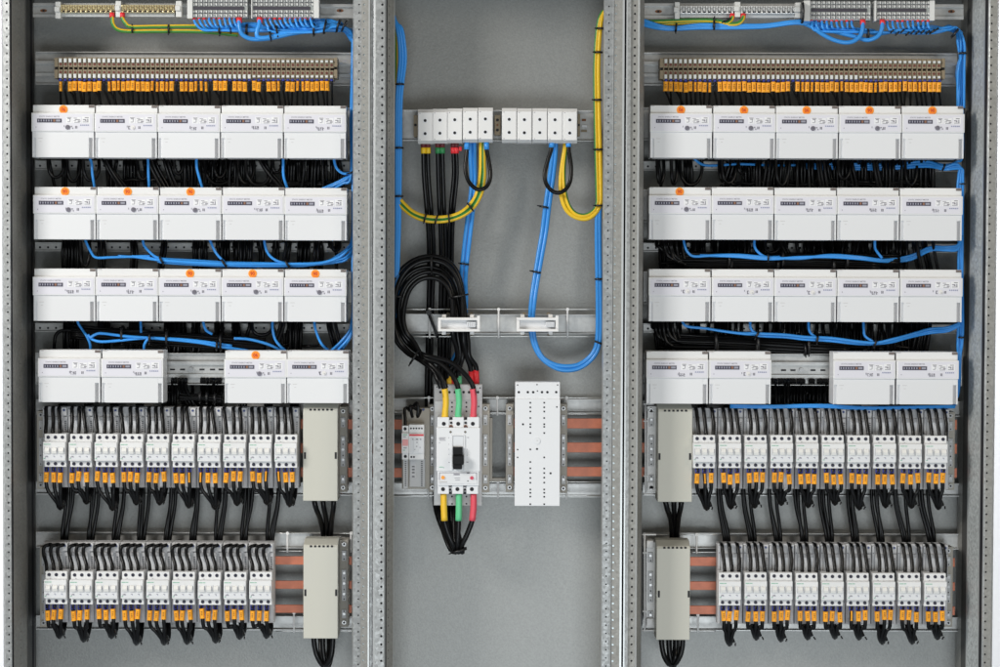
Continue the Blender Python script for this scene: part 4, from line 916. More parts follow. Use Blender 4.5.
feed('%s thick black cable below the upper beige cover, brass-bar bay', [[(313, 494, .13), (316, 508, .13), (321, 522, .17), (324, 545, .212), (324, 580, .215)], [(322, 494, .14), (324, 508, .14), (326.4, 522, .175), (327, 545, .212), (327.6, 580, .216)], [(334, 494, .13), (333.4, 508, .13), (331.6, 522, .17), (330.4, 545, .208), (331, 580, .21)]])
feed('%s thick black cable looping under the lower beige cover, brass-bar bay', [[(313.4, 630, .13), (314.4, 645, .13), (318, 658, .13), (325, 666, .14), (329, 650, .17), (329, 615, .205)], [(322.6, 630, .14), (323, 648, .14), (325, 661, .14), (328, 667, .15), (332, 650, .18), (332, 615, .212)], [(333, 630, .12), (332.6, 645, .12), (330.6, 658, .12), (325, 665, .13), (321, 652, .17), (320, 615, .205)]])
feed('%s thick black cable below the upper beige cover, silver-bar bay', [[(664, 494, .13), (667, 508, .13), (671, 522, .17), (672, 545, .208), (672, 580, .212)], [(673.6, 494, .14), (674, 508, .145), (674.6, 522, .18), (674.6, 545, .215), (675, 580, .216)], [(682.4, 494, .13), (680.6, 508, .13), (678, 522, .17), (677, 545, .208), (677, 580, .21)]])
feed('%s thick black cable looping under the lower beige cover, silver-bar bay', [[(661, 632, .12), (662, 646, .12), (665, 658, .12), (671, 664.6, .13), (675, 650, .17), (675, 615, .205)], [(668.6, 632, .13), (669, 648, .13), (671, 660, .13), (674, 666, .14), (677, 650, .18), (677, 615, .212)], [(676, 632, .13), (676, 648, .13), (675, 658, .125), (671, 664, .14), (669, 650, .17), (668, 615, .212)], [(682.6, 632, .12), (682.4, 646, .12), (679.6, 657, .12), (674, 664, .13), (670, 652, .17), (669, 615, .205)]])
def rods(label, hs, vs, Y):
    r = thing('rod_frame', label, 'wire frame', at((hs[0][0]+hs[0][1])/2, hs[0][2], Y)); p = PB()
    for x0, x1, y in hs: p.tube([(x0, y, Y), ((x0+x1)/2, y-.2, Y), (x1, y, Y)], .75, 'rod_steel')
    p.build('level_rod', r); p = PB()
    for x, y0, y1 in vs: p.tube([(x, y0-1.5, Y-.006), (x, y1+1.5, Y-.006)], 1.0, 'bracket_white'); p.disc(x, y0, Y-.012, 1.7, .008, 'bracket_white', 8)
    p.build('upright_rod', r)
rods('wire frame across the steel rail carrying the two white cable brackets', [(396, 604, 309.4), (398, 603, 336.6)], [(429.6, 309.4, 336.6), (498.6, 309.4, 336.6), (567.6, 309.4, 336.6)], .205)
rods('wire frame across the rail behind the tops of the main breaker and plate', [(394, 604, 397.8), (394, 604, 414)], [(428.8, 397.8, 414), (497.4, 397.8, 414), (566.6, 397.8, 414)], .20)
rods('wire frame across the rail behind the feet of the main breaker and plate', [(394, 604, 482), (394, 604, 495.6)], [(428.4, 482, 497), (498, 482, 497), (566.6, 482, 498)], .20)
rods('wire frame above and below the copper bars, lower row of the brass-bar bay', [(277, 356, 533.4), (279, 303, 551.2), (276, 356, 631.4)], [(287.4, 533.4, 551), (351, 533.4, 551), (294, 613, 631)], .20)
rods('wire frame above and below the copper bars, lower row of the silver-bar bay', [(652, 718, 534.6), (691, 718, 552.4), (689, 716, 631)], [(696.6, 534.6, 552), (698, 615, 631)], .20)

# ------------------------------------------------------------------ centre bay: power terminals
plain_rail('galvanised rail carrying the white power terminals', 398, 598, 111, 140, .19, lip=1.0)
r = thing('end_clamp', 'tan end clamp beside the first white power terminal', 'end clamp', at(416, 126, .15)); p = PB(); p.box(413.6, 115, 419, 137, .15, .189, 'terminal_tan', .5); p.build('clamp_body', r); PB().disc(415.4, 125, .149, 1.4, .004, 'hole_dark', 8).build('clamp_screw', r)
r = thing('end_clamp', 'tan end clamp between the two groups of white power terminals', 'end clamp', at(497, 126, .15)); p = PB(); p.box(494.6, 115, 500.6, 135, .15, .189, 'terminal_tan', .6); p.build('clamp_body', r); PB().disc(497.4, 120, .149, 1.5, .004, 'hole_dark', 8).disc(497.4, 130, .149, 1.5, .004, 'hole_dark', 8).disc(497.4, 125, .148, 1., .004, 'rust', 8).build('clamp_screw', r)
r = thing('end_clamp', 'tan end clamp after the last white power terminal', 'end clamp', at(579, 126, .15)); p = PB(); p.box(577.6, 114, 580, 136, .15, .189, 'terminal_tan', .5); p.box(582, 119, 586, 121, .186, .189, 'rust'); p.box(582, 125, 587, 127, .186, .189, 'adapter_light'); p.box(581, 130, 587, 132, .186, .189, 'terminal_tan'); p.build('clamp_body', r); PB().disc(578.8, 125, .149, 1.1, .004, 'hole_dark', 8).build('clamp_screw', r)
kP = kk(.12)
def make_power():
    root = thing('power_terminal', 'x', 'power terminal', Vector((0, .12, 0))); mb = MB(kP)
    mb.prof([(0, -2.6), (0, -30.4), (.012, -33.2), (.06, -33.2), (.06, 1.0), (.01, 1.0)], -7.4, 7.3, 'power_white'); o = mb.build('body', root)
    mb = MB(kP); mb.box(-7.0, 6.9, -2.3, -30.8, -.003, .004, 'power_white', .6); mb.box(-6, -4.8, -3.2, -3.8, -.0036, 0, 'print_grey'); mb.box(-6, -4.8, -29.4, -30, -.0036, 0, 'print_grey')
    mb.build('front_cover', root)
    mb = MB(kP)
    for z in (-10.6, -23.6): mb.disc(-.2, z, -.0034, 2.6, .003, 'plate_white', 12); mb.disc(-.2, z, -.0042, 1.5, .004, 'hole_dark', 12)
    mb.build('screw_hole', root); return root
pw = make_power(); reg(); KP = dict(KIDS)
spec = [(425.4, .8, 'first of the left five'), (440.2, .4, 'second of the left five'), (455, 0, 'third of the left five'), (470.4, -.6, 'fourth of the left five'), (485.6, -.8, 'fifth of the left five'),
        (509.4, -.4, 'first of the right five'), (524.6, -.1, 'second of the right five'), (540, -.2, 'third of the right five'), (555.2, 0, 'fourth of the right five'), (570, .2, 'fifth of the right five')]
for i, (x, dz, lab) in enumerate(spec):
    t = pw if i == 0 else copy_tree(pw, KP); t.location = at(x, 109.2+dz, .12)
    extra = ['above the yellow-banded cables', 'above the green-banded cables', 'above the red-banded cable', 'above the blue tip of the loop nearer the coil', 'above the far blue tip of the loop nearer the coil', 'just past the gap, nothing plugged in below', 'second past the gap, nothing plugged in below', 'third past the gap, nothing plugged in below', 'above the near tip of the loop farther from the coil', 'last in the row, above the far loop tip'][i]
    tag(t, 'white power terminal %s' % extra, 'power terminal', 'white power terminals')

def blk(label, pts, r=2.3, group='thick black cables in the centre bay', n=7): return wire('feeder_cable', label, 'cable', pts, r, 'cable_black', group, n=n, sides=10)
def band(w, x, y0, y1, Y, r, mname, name='colour_band', lean=0.): return sleeve(w, name, [(x, y0, Y), (x+lean, y1, Y)], r, mname, 12, 1)
for i, (x, xe, col, nm) in enumerate(((425.6, 431.5, 'band_yellow', 'yellow'), (440, 443.4, 'band_green', 'green'), (454.8, 450.4, 'sleeve_red', 'red'))):
    for j in (0, 1):
        o = (-2.3, 2.3)[j] if i < 2 else (-1.8, 1.6)[j]; f = .75
        w = blk('%s-banded black cable running down from the white power terminals, %s of the pair' % (nm, ('first', 'second')[j]), [(x+o, 138, .15), (x+o*.96, 150, .152), (x+o+.6, 175, .165), (x+(xe-x)*.5+o, 205, .18), (x+(xe-x)*.85+o, 230, .2), (xe+o, 262, .225), (xe+o*f-1, 300, .23), (xe+o*f-2, 345, .232), (xe+o*f-3, 385, .232), (xe+o*f-2, 430, .23), (xe+o*f+4, 480, .225), (xe+o*f+6, 510, .2), (449+i*4+o, 540, .16), (452+i*4.5+o*.6, 550, .14)], 2.35 if i < 2 else 2.0)
        band(w, x+o, 141, 147.6, .151, 2.7 if i < 2 else 2.4, 'sleeve_maroon', 'sleeve', o*-.04)
        band(w, x+o*.97, 147, 153.6, .152, 2.85 if i < 2 else 2.6, col, lean=.2)
    if i == 2: PB().box(459, 146.6, 461.8, 151, .15, .155, 'sleeve_red', .5).build('tape_end', w)
def blue2(label, pts, r=2.25, group='blue cables in the centre bay'): return wire('neutral_cable', label, 'cable', pts, r, 'cable_blue', group, n=7, sides=10)
for i in range(2):
    w = blue2(('nearer', 'farther')[i] + ' blue cable behind the black loop of the coil-side terminals', [(470+i*4.4, 138, .16), (470.6+i*4, 160, .165), (471.6+i*3.6, 185, .17), (468+i*4.4, 215, .17), (465+i*4.6, 240, .175), (462.6+i*4.4, 262, .18), (461+i*4.6, 280, .2), (463+i*3, 305, .23), (459+i*4, 345, .23), (452+i*4, 362, .23), (448+i*3, 385, .23)])
    if i: tie(w, (468.6, 205, .168), (-.2, 1), 0.1, .1, 1) if False else None
    if i: tie(w, (464.4, 264, .176), (-.15, 1), 4.8, 1.8, 3)
w = blk('short black loop with blue tips hanging from the coil-side terminals', [(466.8, 140, .14), (466.8, 152, .138), (465.4, 168, .132), (468, 180, .128), (474, 187.4, .126), (480, 189.6, .126), (487, 186, .128), (490.4, 176, .132), (489, 162, .136), (486.6, 150, .138), (486.4, 140, .14)], 2.15)
band(w, 466.8, 142, 149.6, .139, 2.7, 'cable_blue', 'tip_sleeve'); band(w, 486.4, 142, 149.6, .139, 2.7, 'cable_blue', 'tip_sleeve', .2)
w = blk('short black loop with blue tips hanging from the far five terminals', [(552.4, 140, .14), (551.4, 149, .138), (547.4, 162, .134), (544.6, 174, .13), (546.4, 184, .127), (552, 190.8, .126), (559, 192.8, .126), (566, 189, .128), (570.4, 180, .131), (571, 166, .135), (569, 152, .138), (568.4, 140, .14)], 2.15)
band(w, 552.2, 142, 147.6, .139, 3.2, 'cable_blue', 'tip_sleeve', -.5); band(w, 568.4, 142, 147, .139, 2.7, 'cable_blue', 'tip_sleeve', .1)
for i in range(2):
    w = blue2(('nearer', 'farther')[i] + ' blue cable of the long hanging loop below the far five terminals', [(552+i*4, 138, .16), (552+i*3.6, 155, .165), (549+i*4, 180, .17), (545.4+i*4, 205, .17), (542.4+i*4, 230, .17), (539+i*4, 250, .165), (535+i*3.6, 275, .16), (531.6+i*3.4, 298, .15), (530.2+i*2.8, 320, .15), (532.4+i*2.6, 340, .155), (539+i*2, 355, .158), (549+i, 364.4-i*2, .16), (562, 370-i*4, .16), (577, 369-i*4, .16), (590-i*1.2, 361-i*3.4, .158), (598-i*2.4, 349-i*2, .155), (600.6-i*3, 330, .15), (600.4-i*2.8, 290, .15), (599.8-i*3, 250, .15), (599.6-i*2.6, 215, .15), (601-i*1, 190, .15)])
    if i: tie(w, (544, 207, .168), (-.2, 1), 4.8, 1.8, 4); tie(w, (536.4, 272, .158), (-.2, 1), 4.8, 1.8, 4); tie(w, (598.6, 279, .148), (0, 1), 4.2, 1.8, -4); tie(w, (598.4, 342.6, .15), (-.4, 1), 4.2, 1.8, -3)
for i in range(2):
    w = earth(('upper', 'lower')[i] + ' striped earth cable swept from the coil-side terminals to the post', [(481+i*2.6, 138, .155), (481+i*2.8, 160, .158), (480+i*4, 178, .158), (476.6+i*4.4, 194, .156), (469+i*3.4, 206+i*2.4, .15), (458+i*1.6, 214+i*3, .145), (444, 217.4+i*3.6, .143), (428, 217+i*3.8, .143), (414, 212.4+i*3.8, .145), (404-i*.4, 204+i*4.4, .15), (397, 196+i*5, .155)], 2.2, turn=(-1.9, .1)[i])
    if i: [tie(w, (x, y, .14), d, 4.8, 1.7, 3) for x, y, d in ((425.4, 217.6, (1, .3)), (436.4, 219.6, (1, .3)), (449, 217.8, (1, -.1)), (470, 206.6, (.8, -.6)))]
for i in range(2):
    w = earth(('outer', 'inner')[i] + ' striped earth cable looped from the far five terminals up the post', [(565.6+i*1.6, 138, .155), (564.4+i*1, 150, .156), (561.6+i*2, 168, .155), (560.4+i*3.6, 185, .153), (561.6+i*4.4, 198, .15), (566.4+i*4, 210-i*1.4, .148), (575+i*2, 217-i*2.6, .146), (586, 219-i*3.6, .146), (595-i*1, 214-i*3.4, .147), (600-i*2.6, 205-i*1.6, .148), (600.8-i*3.4, 190, .148), (600-i*3.6, 150, .148), (599-i*3.4, 110, .148), (598.4-i*3.2, 70, .148), (599.4-i*2.8, 40, .148), (601.4-i*2, 20, .148), (604.4-i*.6, 11, .15)], 2.2, turn=(-2.6, -1.9)[i])
    if i: [tie(w, (x, y, .144), (0, 1), 4.4, 1.8, 3) for x, y in ((600.4, 28.6), (598.4, 52.4), (597.6, 100), (598.6, 149.6), (599, 205.6))]
for i in range(3):
    w = blue2(('outer', 'middle', 'inner')[i] + ' blue cable running down beside the post with ringed holes', [(394+i*.6, 16+i*4, .16), (397+i*2.2, 28, .152), (399.4+i*2.6, 45, .15), (399.8+i*2.7, 62, .15), (398+i*2.4, 82, .15), (396.6+i*2.2, 105, .15), (396.4+i*2, 160, .15), (396.4+i*1.6, 220, .152), (396+i*1.2, 260, .155), (395.4+i*1., 300, .16), (394, 322, .165)], 1.75)
    if i == 1: [tie(w, (399.2+(y < 100)*.6, y, .148), (0, 1), 4.4, 1.7, 2) for y in (84.4, 148, 196.4, 296.6)]
earth('short length of striped earth cable behind the blue cables by the post', [(395.4, 30, .17), (396.4, 50, .17), (396, 75, .17), (394, 85, .17)], 1.6)

# steel rail with the two white cable brackets
plain_rail('galvanised rail behind the two white cable brackets', 396, 603, 315, 333, .22, lip=.8)
def bracket(label, x0, x1, y0, y1, screws):
    r = thing('cable_bracket', label, 'cable bracket', at((x0+x1)/2, (y0+y1)/2, .085)); t = 2.6
    p = PB(); p.box(x0, y0, x1, y0+t, .085, .112, 'bracket_white', .6); p.box(x0, y1-t, x1, y1, .085, .112, 'bracket_white', .6); p.box(x0, y0+t, x0+t+.4, y1-t, .086, .112, 'bracket_white', .5); p.box(x1-t-.4, y0-2, x1, y1-t, .084, .112, 'bracket_white', .5)
    p.build('bracket_frame', r)
    p = PB(); p.box(x0+3, y0+2, x1-3, y1-2, .106, .112, 'plate_white'); p.box(x0+4, y0-3, x0+8, y1+3, .112, .215, 'bracket_white', .4); p.box(x1-10, y0-3, x1-6, y1+3, .112, .215, 'bracket_white', .4); p.build('back_plate', r)
    p = PB(); p.box(x1-13, y1-9.6, x1-4.2, y1-4.6, .090, .107, 'adapter_light', .5)
    for i in range(4): p.box(x1-12.2+i*2, y1-9, x1-11.6+i*2, y1-5.4, .0885, .091, 'meter_grip')
    p.build('latch', r)
    p = PB()
    for sx in screws: p.disc(sx, y0-3.4, .214, 2.0, .006, 'terminal_tan', 8); p.disc(sx, y1+2.6, .214, 1.6, .006, 'terminal_tan', 8)
    p.build('bracket_screw', r)
bracket('white cable bracket clasping the bundle of black cables', 438, 480, 317.6, 331.6, (448, 471.6))
bracket('white cable bracket clasping the blue cable pair', 516.6, 558.6, 317.6, 331.6, (524, 548.6))

# looped black feeders into the main breaker
def loopc(i, start, leadin):
    f = 1 + (i-2.7)*.1; cx, cy = 428, 318
    base = [(409, 349), (399.5, 337), (394.5, 318), (395.5, 296), (402, 278), (414, 266.6), (429, 262.6), (444, 266.4), (454, 278), (459.4, 296), (462, 318), (463.6, 340)]
    return leadin + [(cx+(x-cx)*f+math.sin(y*.05+i*2)*1.2, cy+(y-cy)*f*(1+.03*math.sin(i*3)), .135+.008*((i*2) % 5)) for x, y in base]
ends = [(449.8, 379, 'shrink_yellow', 'yellow'), (454, 380, 'sleeve_red', 'dark red'), (459.4, 379, 'shrink_green', 'green'), (471.4, 374, 'sleeve_red', 'red'), (476.6, 373, 'sleeve_red', 'red')]
starts = [(444.6, 'shrink_yellow', 'yellow'), (458.4, 'shrink_green', 'green'), (473.6, 'shrink_red', 'red')]
coil = []
for i in range(5):
    sx = starts[min(i, 2)][0] + (0 if i < 3 else (-9 if i == 3 else -20)); ex, ey, ecol, en = ends[i]
    if i < 3: lead = [(sx+.6, 397, .1), (sx-.8, 386, .098), (sx-5-i*2, 374, .1), (sx-14-i*5, 364.5-i*1.2, .11), (424, 360-i*2.5, .122)]
    else: lead = [(446-(i-3)*5, 388, .1), (443-(i-3)*5, 380, .1), (432, 369, .115), (420, 360, .125)]
    P = loopc(i, sx, lead) + [(463.5+(i-2)*1.6+(ex-464)*.2, 356, .16), (ex-1, ey-7, .17), (ex-.2, ey+2, .174), (ex, ey+11, .178)]
    w = blk('%s looped black cable from the main breaker round to its adapter' % ('innermost', 'second', 'middle', 'fourth', 'outermost')[i], P, 2.65, 'looped black cables above the main breaker')
    band(w, ex-.4, ey-3, ey+11, .173, 2.9, ecol, 'sleeve', .4); coil.append(w)
tie(coil[2], (431.6, 264, .14), (1, 0), 9, 1.8, 4); tie(coil[2], (459.6, 296, .14), (.2, 1), 9.5, 1.8, 4); tie(coil[2], (414, 357.5, .12), (1, .6), 8, 2.0, 4)
w = coil[0]
p = PB(); p.tube([(427, 309, .196), (430, 317, .19), (436, 333, .19), (437.4, 337, .196)], 1.5, 'tie_black'); p.disc(428.6, 312.6, .184, 2.8, .01, 'tie_black', 10); p.build('cable_tie', w)

# ------------------------------------------------------------------ main breaker on its adapter plate
r = thing('breaker_mount', 'grey drilled mounting plate behind the main breaker', 'mounting plate', at(458, 445, .15))
p = PB(); p.box(433.6, 384.4, 482, 505.6, .15, .184, 'adapter_grey', .6); p.build('plate_body', r)
p = PB(); p.box(434.4, 401, 447.6, 505, .147, .16, 'plate_white', .4); p.box(434.2, 385, 480.8, 400.4, .1475, .16, 'adapter_grey', .5); p.build('plate_strip', r)
p = PB()
for x in (440.4, 449.4, 454.8, 463.6, 469, 478): p.disc(x, 392.2, .1465, 1.3, .003, 'hole_dark', 10)
for x in (452, 466.4):
    for y in (402.6, 407, 411.4, 496.6, 503.8): p.disc(x, y, .149, .9, .003, 'hole_dark', 8)
for x, y in ((478.6, 406.6), (480, 388), (437, 387)): p.disc(x, y, .146, .7, .003, 'hole_dark', 8)
p.build('drilled_holes', r)
r = thing('main_breaker', 'large white moulded-case breaker with black lever and coloured cable sleeves', 'circuit breaker', at(458, 455, .085))
p = PB(); p.box(436.4, 427.6, 480, 471.4, .085, .15, 'plate_white', .7); p.box(437.4, 471, 479, 485.6, .087, .15, 'plate_white', .5)
p.build('body', r)
p = PB()
for a, b_ in ((437.2, 449.2), (452.6, 463.8), (467.2, 479.2)): p.box(a, 417.2, b_, 428.4, .092, .15, 'plate_white', .6)
p.box(437.2, 420, 479.2, 428.4, .094, .15, 'plate_white', .3)
for a, b_ in ((437.6, 449), (452.2, 463.2), (466.4, 478.2)): p.box(a, 484.6, b_, 494, .092, .15, 'plate_white', .6)
p.box(437.6, 484.6, 478.2, 490, .094, .15, 'plate_white', .3); p.build('terminal_shroud', r)
p = PB()
for x, y in ((443.8, 423.8), (458.2, 423.8), (472.8, 423.8), (443, 489.2), (457.4, 489.2), (471.8, 489.2)): p.disc(x, y, .0912, 2.0, .003, 'hole_dark', 12)
for x, y in ((451.2, 422.8), (465.6, 422.8), (450.2, 489.6), (464.8, 489.6)): p.disc(x, y, .0918, 1.3, .003, 'hole_dark', 8)
for x, y in ((451, 418.4), (465.6, 418.4), (450.2, 493), (464.8, 493)): p.box(x-1.5, y-1, x+1.5, y+1.2, .0935, .1, 'hole_dark')
for x, y in ((451, 426.8), (465.6, 426.8)): p.disc(x, y, .0905, 1.9, .003, 'rust', 10); p.disc(x, y+.3, .09, 1.2, .002, 'screw_dark', 8)
for x, y in ((450.2, 486), (464.8, 486)): p.disc(x, y, .0905, 1.7, .004, 'adapter_dark', 10)
for x, y in ((450.6, 432), (465.2, 432)): p.disc(x, y, .0842, 1.2, .002, 'adapter_dark', 10); p.disc(x, y, .0838, .6, .002, 'terminal_tan', 8)
p.build('terminal_screw', r)
p = PB(); p.box(451.6, 434.6, 464.6, 436, .082, .09, 'plate_white', .3); p.box(451.4, 435.6, 452.6, 470, .082, .09, 'plate_white', .2); p.box(463.6, 435.6, 465, 470, .082, .09, 'plate_white', .2); p.box(452.6, 436, 463.6, 447, .0846, .09, 'meter_grip'); p.box(453, 436.4, 463.2, 446.4, .084, .0855, 'adapter_light'); p.build('lever_guard', r)
p = PB(); p.box(453, 447.4, 462.6, 456.6, .07, .09, 'lever_black', .4); p.box(452.4, 455.6, 463.8, 465, .058, .09, 'lever_black', 1.2); p.box(453, 464, 462, 469.4, .064, .09, 'lever_black', .8); p.build('lever', r)
p = PB(); p.box(438.4, 471.8, 477.4, 484, .0856, .09, 'breaker_label', .4); p.box(439.2, 472.6, 476.6, 473.1, .0848, .087, 'print_grey'); p.box(439.2, 473, 439.7, 480.2, .0848, .087, 'print_grey'); p.box(476.1, 473, 476.6, 480.2, .0848, .087, 'print_grey'); p.box(439, 481.4, 447, 482.6, .0848, .087, 'meter_grip'); p.box(453.6, 473.6, 459.6, 475.2, .0848, .087, 'print_grey'); p.box(467, 472.4, 469.6, 473.6, .084, .087, 'print_dark'); p.box(454.6, 477.8, 460, 478.2, .0848, .087, 'print_grey'); p.box(455, 479.8, 460, 480.2, .0848, .087, 'print_grey'); p.disc(467.8, 481, .0845, .6, .002, 'hole_dark', 6); p.build('rating_panel', r)
PB().disc(443, 477.6, .083, 1.8, .004, 'dot_orange', 14).build('test_button', r)
PB().disc(471.8, 478, .083, 1.8, .004, 'dot_red', 14).build('trip_button', r)
p = PB()
for x, y, w_, c in ((439, 437.4, 6.6, 'print_grey'), (439, 438.6, 5.8, 'print_grey'), (439.6, 440, 6, 'print_grey'), (439, 442.4, 1, 'print_grey'), (448.4, 437.4, .8, 'print_grey'), (467, 437.2, 1.8, 'print_grey'), (439, 466.8, 4, 'print_green'), (443.2, 467.4, 1, 'print_green'), (448.4, 462, 1.4, 'print_grey'), (466.4, 461.8, 2, 'print_dark'), (448.6, 444, .6, 'print_grey'), (448.6, 449, .6, 'print_grey'), (448.6, 454, .6, 'print_grey'), (466.8, 449, .6, 'print_grey'), (466.8, 455, .6, 'print_grey')): p.box(x, y, x+w_, y+.6, .0843, .0855, c)
p.build('printed_mark', r)
for x, col, nm, lean in ((445.6, 'shrink_yellow', 'yellow', -1), (458.8, 'shrink_green', 'green', -1), (473.8, 'shrink_red', 'red', -.6)):
    p = PB(); p.mb.tube(wpts([(x-1, 388.6, .098), (x-.2, 394, .1), (x+.3, 403, .102), (x+lean*.4, 411, .103), (x+lean*.6, 415.8, .105), (x+lean*.6, 418, .11)], 4), [v*S for v in ([3.2]*14 + [3.3, 3.4, 3.5, 3.6, 3.6, 3.5, 3.4])], col, 12)
    p.build('cable_sleeve', r)
for i, (x, col, nm) in enumerate(((442.6, 'shrink_yellow', 'yellow'), (457.8, 'shrink_green', 'green'), (472.4, 'shrink_red', 'red'))):
    w = blk('black cable in %s sleeve hanging below the main breaker' % nm, [(x+1, 492, .108), (x+1.2, 506, .108), (x+1.8-i*1.0, 520, .108), (x+(455.6+i*2.6-x)*.45, 534, .11), (453.6+i*4, 546, .115), (455+i*3.6, 552, .13), (453+i*4, 545, .15), (449+i*4, 528, .18), (447+i*4, 505, .2), (445+i*4, 470, .21)], 2.75, 'cables hanging below the main breaker')
    sleeve(w, 'sleeve', [(x+1, 493.4, .108), (x+1.2, 506, .1075), (x+1.8-i*1.0, 520.6, .108)], 3.35, col, 12, 3)
    if i == 1: tie(w, (459, 550.4, .122), (.3, 1), 8.2, 2.4, 5)
for i in range(2):
    blk('%s plain black cable behind the coloured sleeves below the main breaker' % ('outer', 'inner')[i], [(437+i*20, 486, .2), (436.6+i*18.6, 500, .19), (440+i*14, 520, .165), (446+i*9, 540, .15), (451+i*6, 550, .14), (457, 553, .14)], 2.3, None)

# small residual current device left of the main breaker
r = thing('rcd_adapter', 'grey ribbed adapter carrying the small red-lined device', 'adapter', at(416, 450, .14))
p = PB(); p.box(402, 408, 429.6, 489, .14, .184, 'support_tan', .5); p.build('body', r)
p = PB(); p.box(403, 459, 408, 488.6, .132, .15, 'support_grey', .4); p.box(409.4, 459, 425, 487, .134, .15, 'support_grey', .4); p.box(410, 461, 416, 478, .133, .15, 'adapter_grey', .3); p.build('adapter_foot', r)
p = PB()
for i in range(13): p.box(404.8, 461+i*2, 406.4, 462+i*2, .1312, .133, 'adapter_dark'); p.box(421, 461+i*2, 422.6, 462+i*2, .1332, .135, 'adapter_dark')
for y in (466, 469, 472, 476): p.box(412, y, 414.6, y+1.2, .1324, .134, 'adapter_dark')
p.disc(423.4, 409.6, .138, 1.3, .004, 'blue_plug', 8); p.build('ribs', r)
for i, x in enumerate((404.4, 409.4, 416.6)):
    p = PB(); p.tube([[(x+6, 411, .13), (x+2, 408, .115), (x, 411, .11), (x+.8, 418, .105), (x+.9, 428, .1)], [(x+8, 410, .13), (x+1, 406, .112), (x+1.4, 410, .108), (x+3, 417, .12)], [(x-5, 409, .13), (x, 403, .11), (x+1.6, 409, .108), (x+1, 416.6, .112), (x+4, 410, .13)]][i], 1.7, 'cable_black'); p.build('lead', r)
r = thing('residual_current_device', 'small white modular device with red line and pink label beside the main breaker', 'rcd', at(413, 442, .09))
p = PB(); p.box(402, 425.6, 408.6, 459.6, .096, .14, 'breaker_white', .5); p.box(401.6, 433, 408.8, 453.4, .088, .14, 'breaker_white', .4); p.build('switch_body', r)
p = PB(); p.box(409, 424.6, 424, 459.6, .096, .14, 'breaker_white', .5); p.box(409, 433.4, 424, 453.4, .09, .14, 'breaker_white', .4); p.build('module_body', r)
PB().box(409.4, 434.2, 423.6, 436, .089, .095, 'line_red').build('red_line', r)
p = PB(); p.box(410.6, 438, 423, 452.4, .0886, .095, 'breaker_label'); p.box(413.4, 440, 418.6, 451.6, .0876, .095, 'breaker_label', .3); p.build('grey_window', r)
p = PB(); p.box(402.4, 439.4, 408.2, 445.8, .0866, .095, 'label_pink', .2); p.build('toggle', r)
p = PB(); p.disc(405.2, 428.8, .0952, 1.6, .003, 'hole_dark', 10); p.disc(405.4, 456.4, .0952, 1.6, .003, 'hole_dark', 10)
for i in range(5): p.disc(411+i*2.7, 428.4, .0952, .9, .003, 'hole_dark', 8)
for x in (411.4, 414): p.disc(x, 457, .0952, 1.0, .003, 'hole_dark', 8)
p.build('terminal_screw', r)
p = PB()
for x, y, w_, c in ((403, 434.4, 4, 'print_green'), (403, 436.4, 3, 'print_grey'), (403.4, 447.6, 3.4, 'print_grey'), (403, 449.8, 2, 'print_green'), (412.4, 439, 1, 'print_dark'), (416, 439, 2, 'print_dark'), (420, 439, 1.2, 'print_dark'), (416.4, 442, 1.2, 'print_dark'), (416.2, 446, 1, 'print_dark'), (414.4, 449, 1, 'print_grey'), (419.6, 447, .8, 'print_grey')): p.box(x, y, x+w_, y+.8, .0868, .089, c)
p.build('printed_mark', r)
support('tan busbar support between the small device and the main breaker', 432.2, 404.6, 492, 3.6, .165)
support('tan busbar support just past the main breaker', 485.4, 404, 492.4, 4.2, .165)
support('tan busbar support under the near edge of the white drilled plate', 509.6, 404, 492, 3.8, .165)
support('tan busbar support under the far edge of the white drilled plate', 563.4, 404, 493, 3.8, .165)
r = thing('spacer_bracket', 'tan open bracket between the main breaker and the white drilled plate', 'bracket', at(496, 450, .175)); p = PB()
p.box(489.6, 418, 492.4, 481, .175, .2, 'support_tan', .4); p.box(489.6, 478, 508, 481.6, .178, .2, 'support_tan', .4); p.build('bracket_body', r)

# white drilled cover plate
r = thing('cover_plate', 'tall white plate drilled with rows of small black holes', 'cover plate', at(537.6, 443, .1))
p = PB(); p.box(514.8, 398.8, 560, 506, .1, .15, 'plate_white', .6); p.build('plate_body', r)
p = PB(); p.box(515.2, 382, 560, 399.6, .104, .15, 'plate_white', .8); p.build('top_lip', r)
p = PB()
for x in (518.8, 527.8, 533.2, 542, 547.4, 556.2): p.disc(x, 392.2, .1034, 1.25, .003, 'hole_dark', 10)
for x, y in ((537.4, 391), (517.6, 385), (537, 384.6), (557.6, 385)): p.disc(x, y, .1034, .7, .003, 'hole_dark', 8)
for y in (402.7, 407.3, 411.5, 418, 424.2, 427, 433, 449.4, 462, 468.3, 472.8, 478, 482.7, 489.5, 492.8, 496.6, 504.2): p.box(529.5, y-.75, 531.1, y+.75, .0994, .103, 'hole_dark')
for y in (402.7, 407.3, 411.5, 418, 424.2, 426.8, 433, 457.4, 468.5, 473, 477.6, 482.6, 489.5, 492.8, 496.8, 504.2): p.box(543.4, y-.75, 545, y+.75, .0994, .103, 'hole_dark')
for x, y, rr in ((523, 424.3, 1.1), (556.8, 407, .8), (517.6, 449.6, .8), (517.6, 457.4, .8), (537, 449, 1.1), (550.6, 473.3, 1.1)): p.disc(x, y, .0994, rr, .003, 'hole_dark', 8)
p.build('drilled_holes', r)
p = PB(); p.disc(537, 441, .0985, 3.5, .003, 'adapter_light', 18); p.disc(537, 441, .098, 3.1, .003, 'plate_white', 18); p.box(536.4, 440.2, 538.2, 440.8, .0975, .099, 'meter_grip'); p.build('round_plug', r)

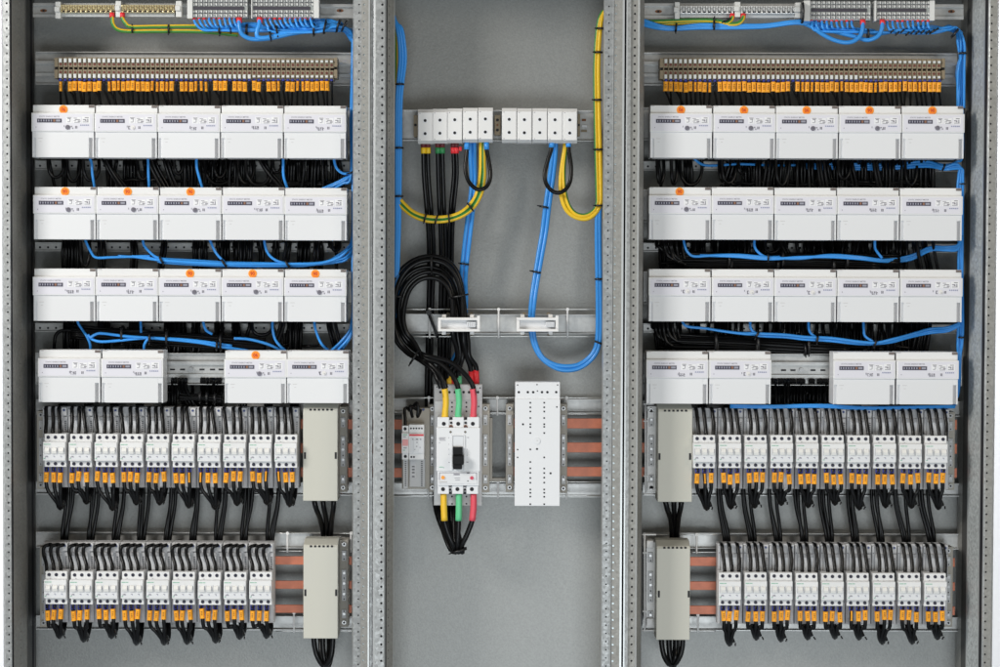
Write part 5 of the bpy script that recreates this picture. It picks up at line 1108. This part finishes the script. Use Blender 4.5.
# ------------------------------------------------------------------ light
w = bpy.data.worlds.new('World'); scene.world = w; w.use_nodes = True; nt = w.node_tree
bg = nt.nodes['Background']; tc = nt.nodes.new('ShaderNodeTexCoord'); sp = nt.nodes.new('ShaderNodeSeparateXYZ'); mr = nt.nodes.new('ShaderNodeMapRange'); cr = nt.nodes.new('ShaderNodeValToRGB')
nt.links.new(tc.outputs['Generated'], sp.inputs[0]); nt.links.new(sp.outputs['Z'], mr.inputs['Value']); mr.inputs['From Min'].default_value = -.5; mr.inputs['From Max'].default_value = .5
nt.links.new(mr.outputs['Result'], cr.inputs['Fac']); nt.links.new(cr.outputs['Color'], bg.inputs['Color'])
el = cr.color_ramp.elements; el[0].position = .22; el[0].color = (.60, .68, .74, 1); el[1].position = .74; el[1].color = (.48, .46, .42, 1)
e = el.new(.43); e.color = (.54, .60, .62, 1); e = el.new(.57); e.color = (.21, .204, .182, 1)
bg.inputs['Strength'].default_value = .53
def lamp(name, loc, aim, size, energy, col):
    ld = bpy.data.lights.new(name, 'AREA'); ld.shape = 'RECTANGLE'; ld.size, ld.size_y = size; ld.energy = energy; ld.color = col
    lo = bpy.data.objects.new(name, ld); COL.objects.link(lo); lo.location = loc
    lo.rotation_euler = (Vector(aim) - lo.location).to_track_quat('-Z', 'Y').to_euler()
lamp('window_light', (-4.45, -3.95, 3.3), (.25, 0, 1.0), (1.8, 1.8), 265, (1., .975, .93))
lamp('warm_fill_light', (4.2, -4.8, 3.0), (.9, 0, 1.0), (1.6, 1.2), 62, (1., .90, .76))  # warm fill added on the right, no lamp known there
lamp('doorway_light', (.4, -6.4, -.9), (0, 0, .55), (3.4, 1.8), 115, (.90, .96, 1.))
lamp('wall_fill_light', (0, .9, 4.2), (0, 2.2, 1.2), (5., .5), 420, (1., 1., 1.))  # added out of view to brighten the back wall

scene.view_settings.view_transform = 'Standard'; scene.view_settings.look = 'None'; scene.view_settings.exposure = 0; scene.view_settings.gamma = 1
scene.render.engine = 'CYCLES'
scene.cycles.use_denoising = True
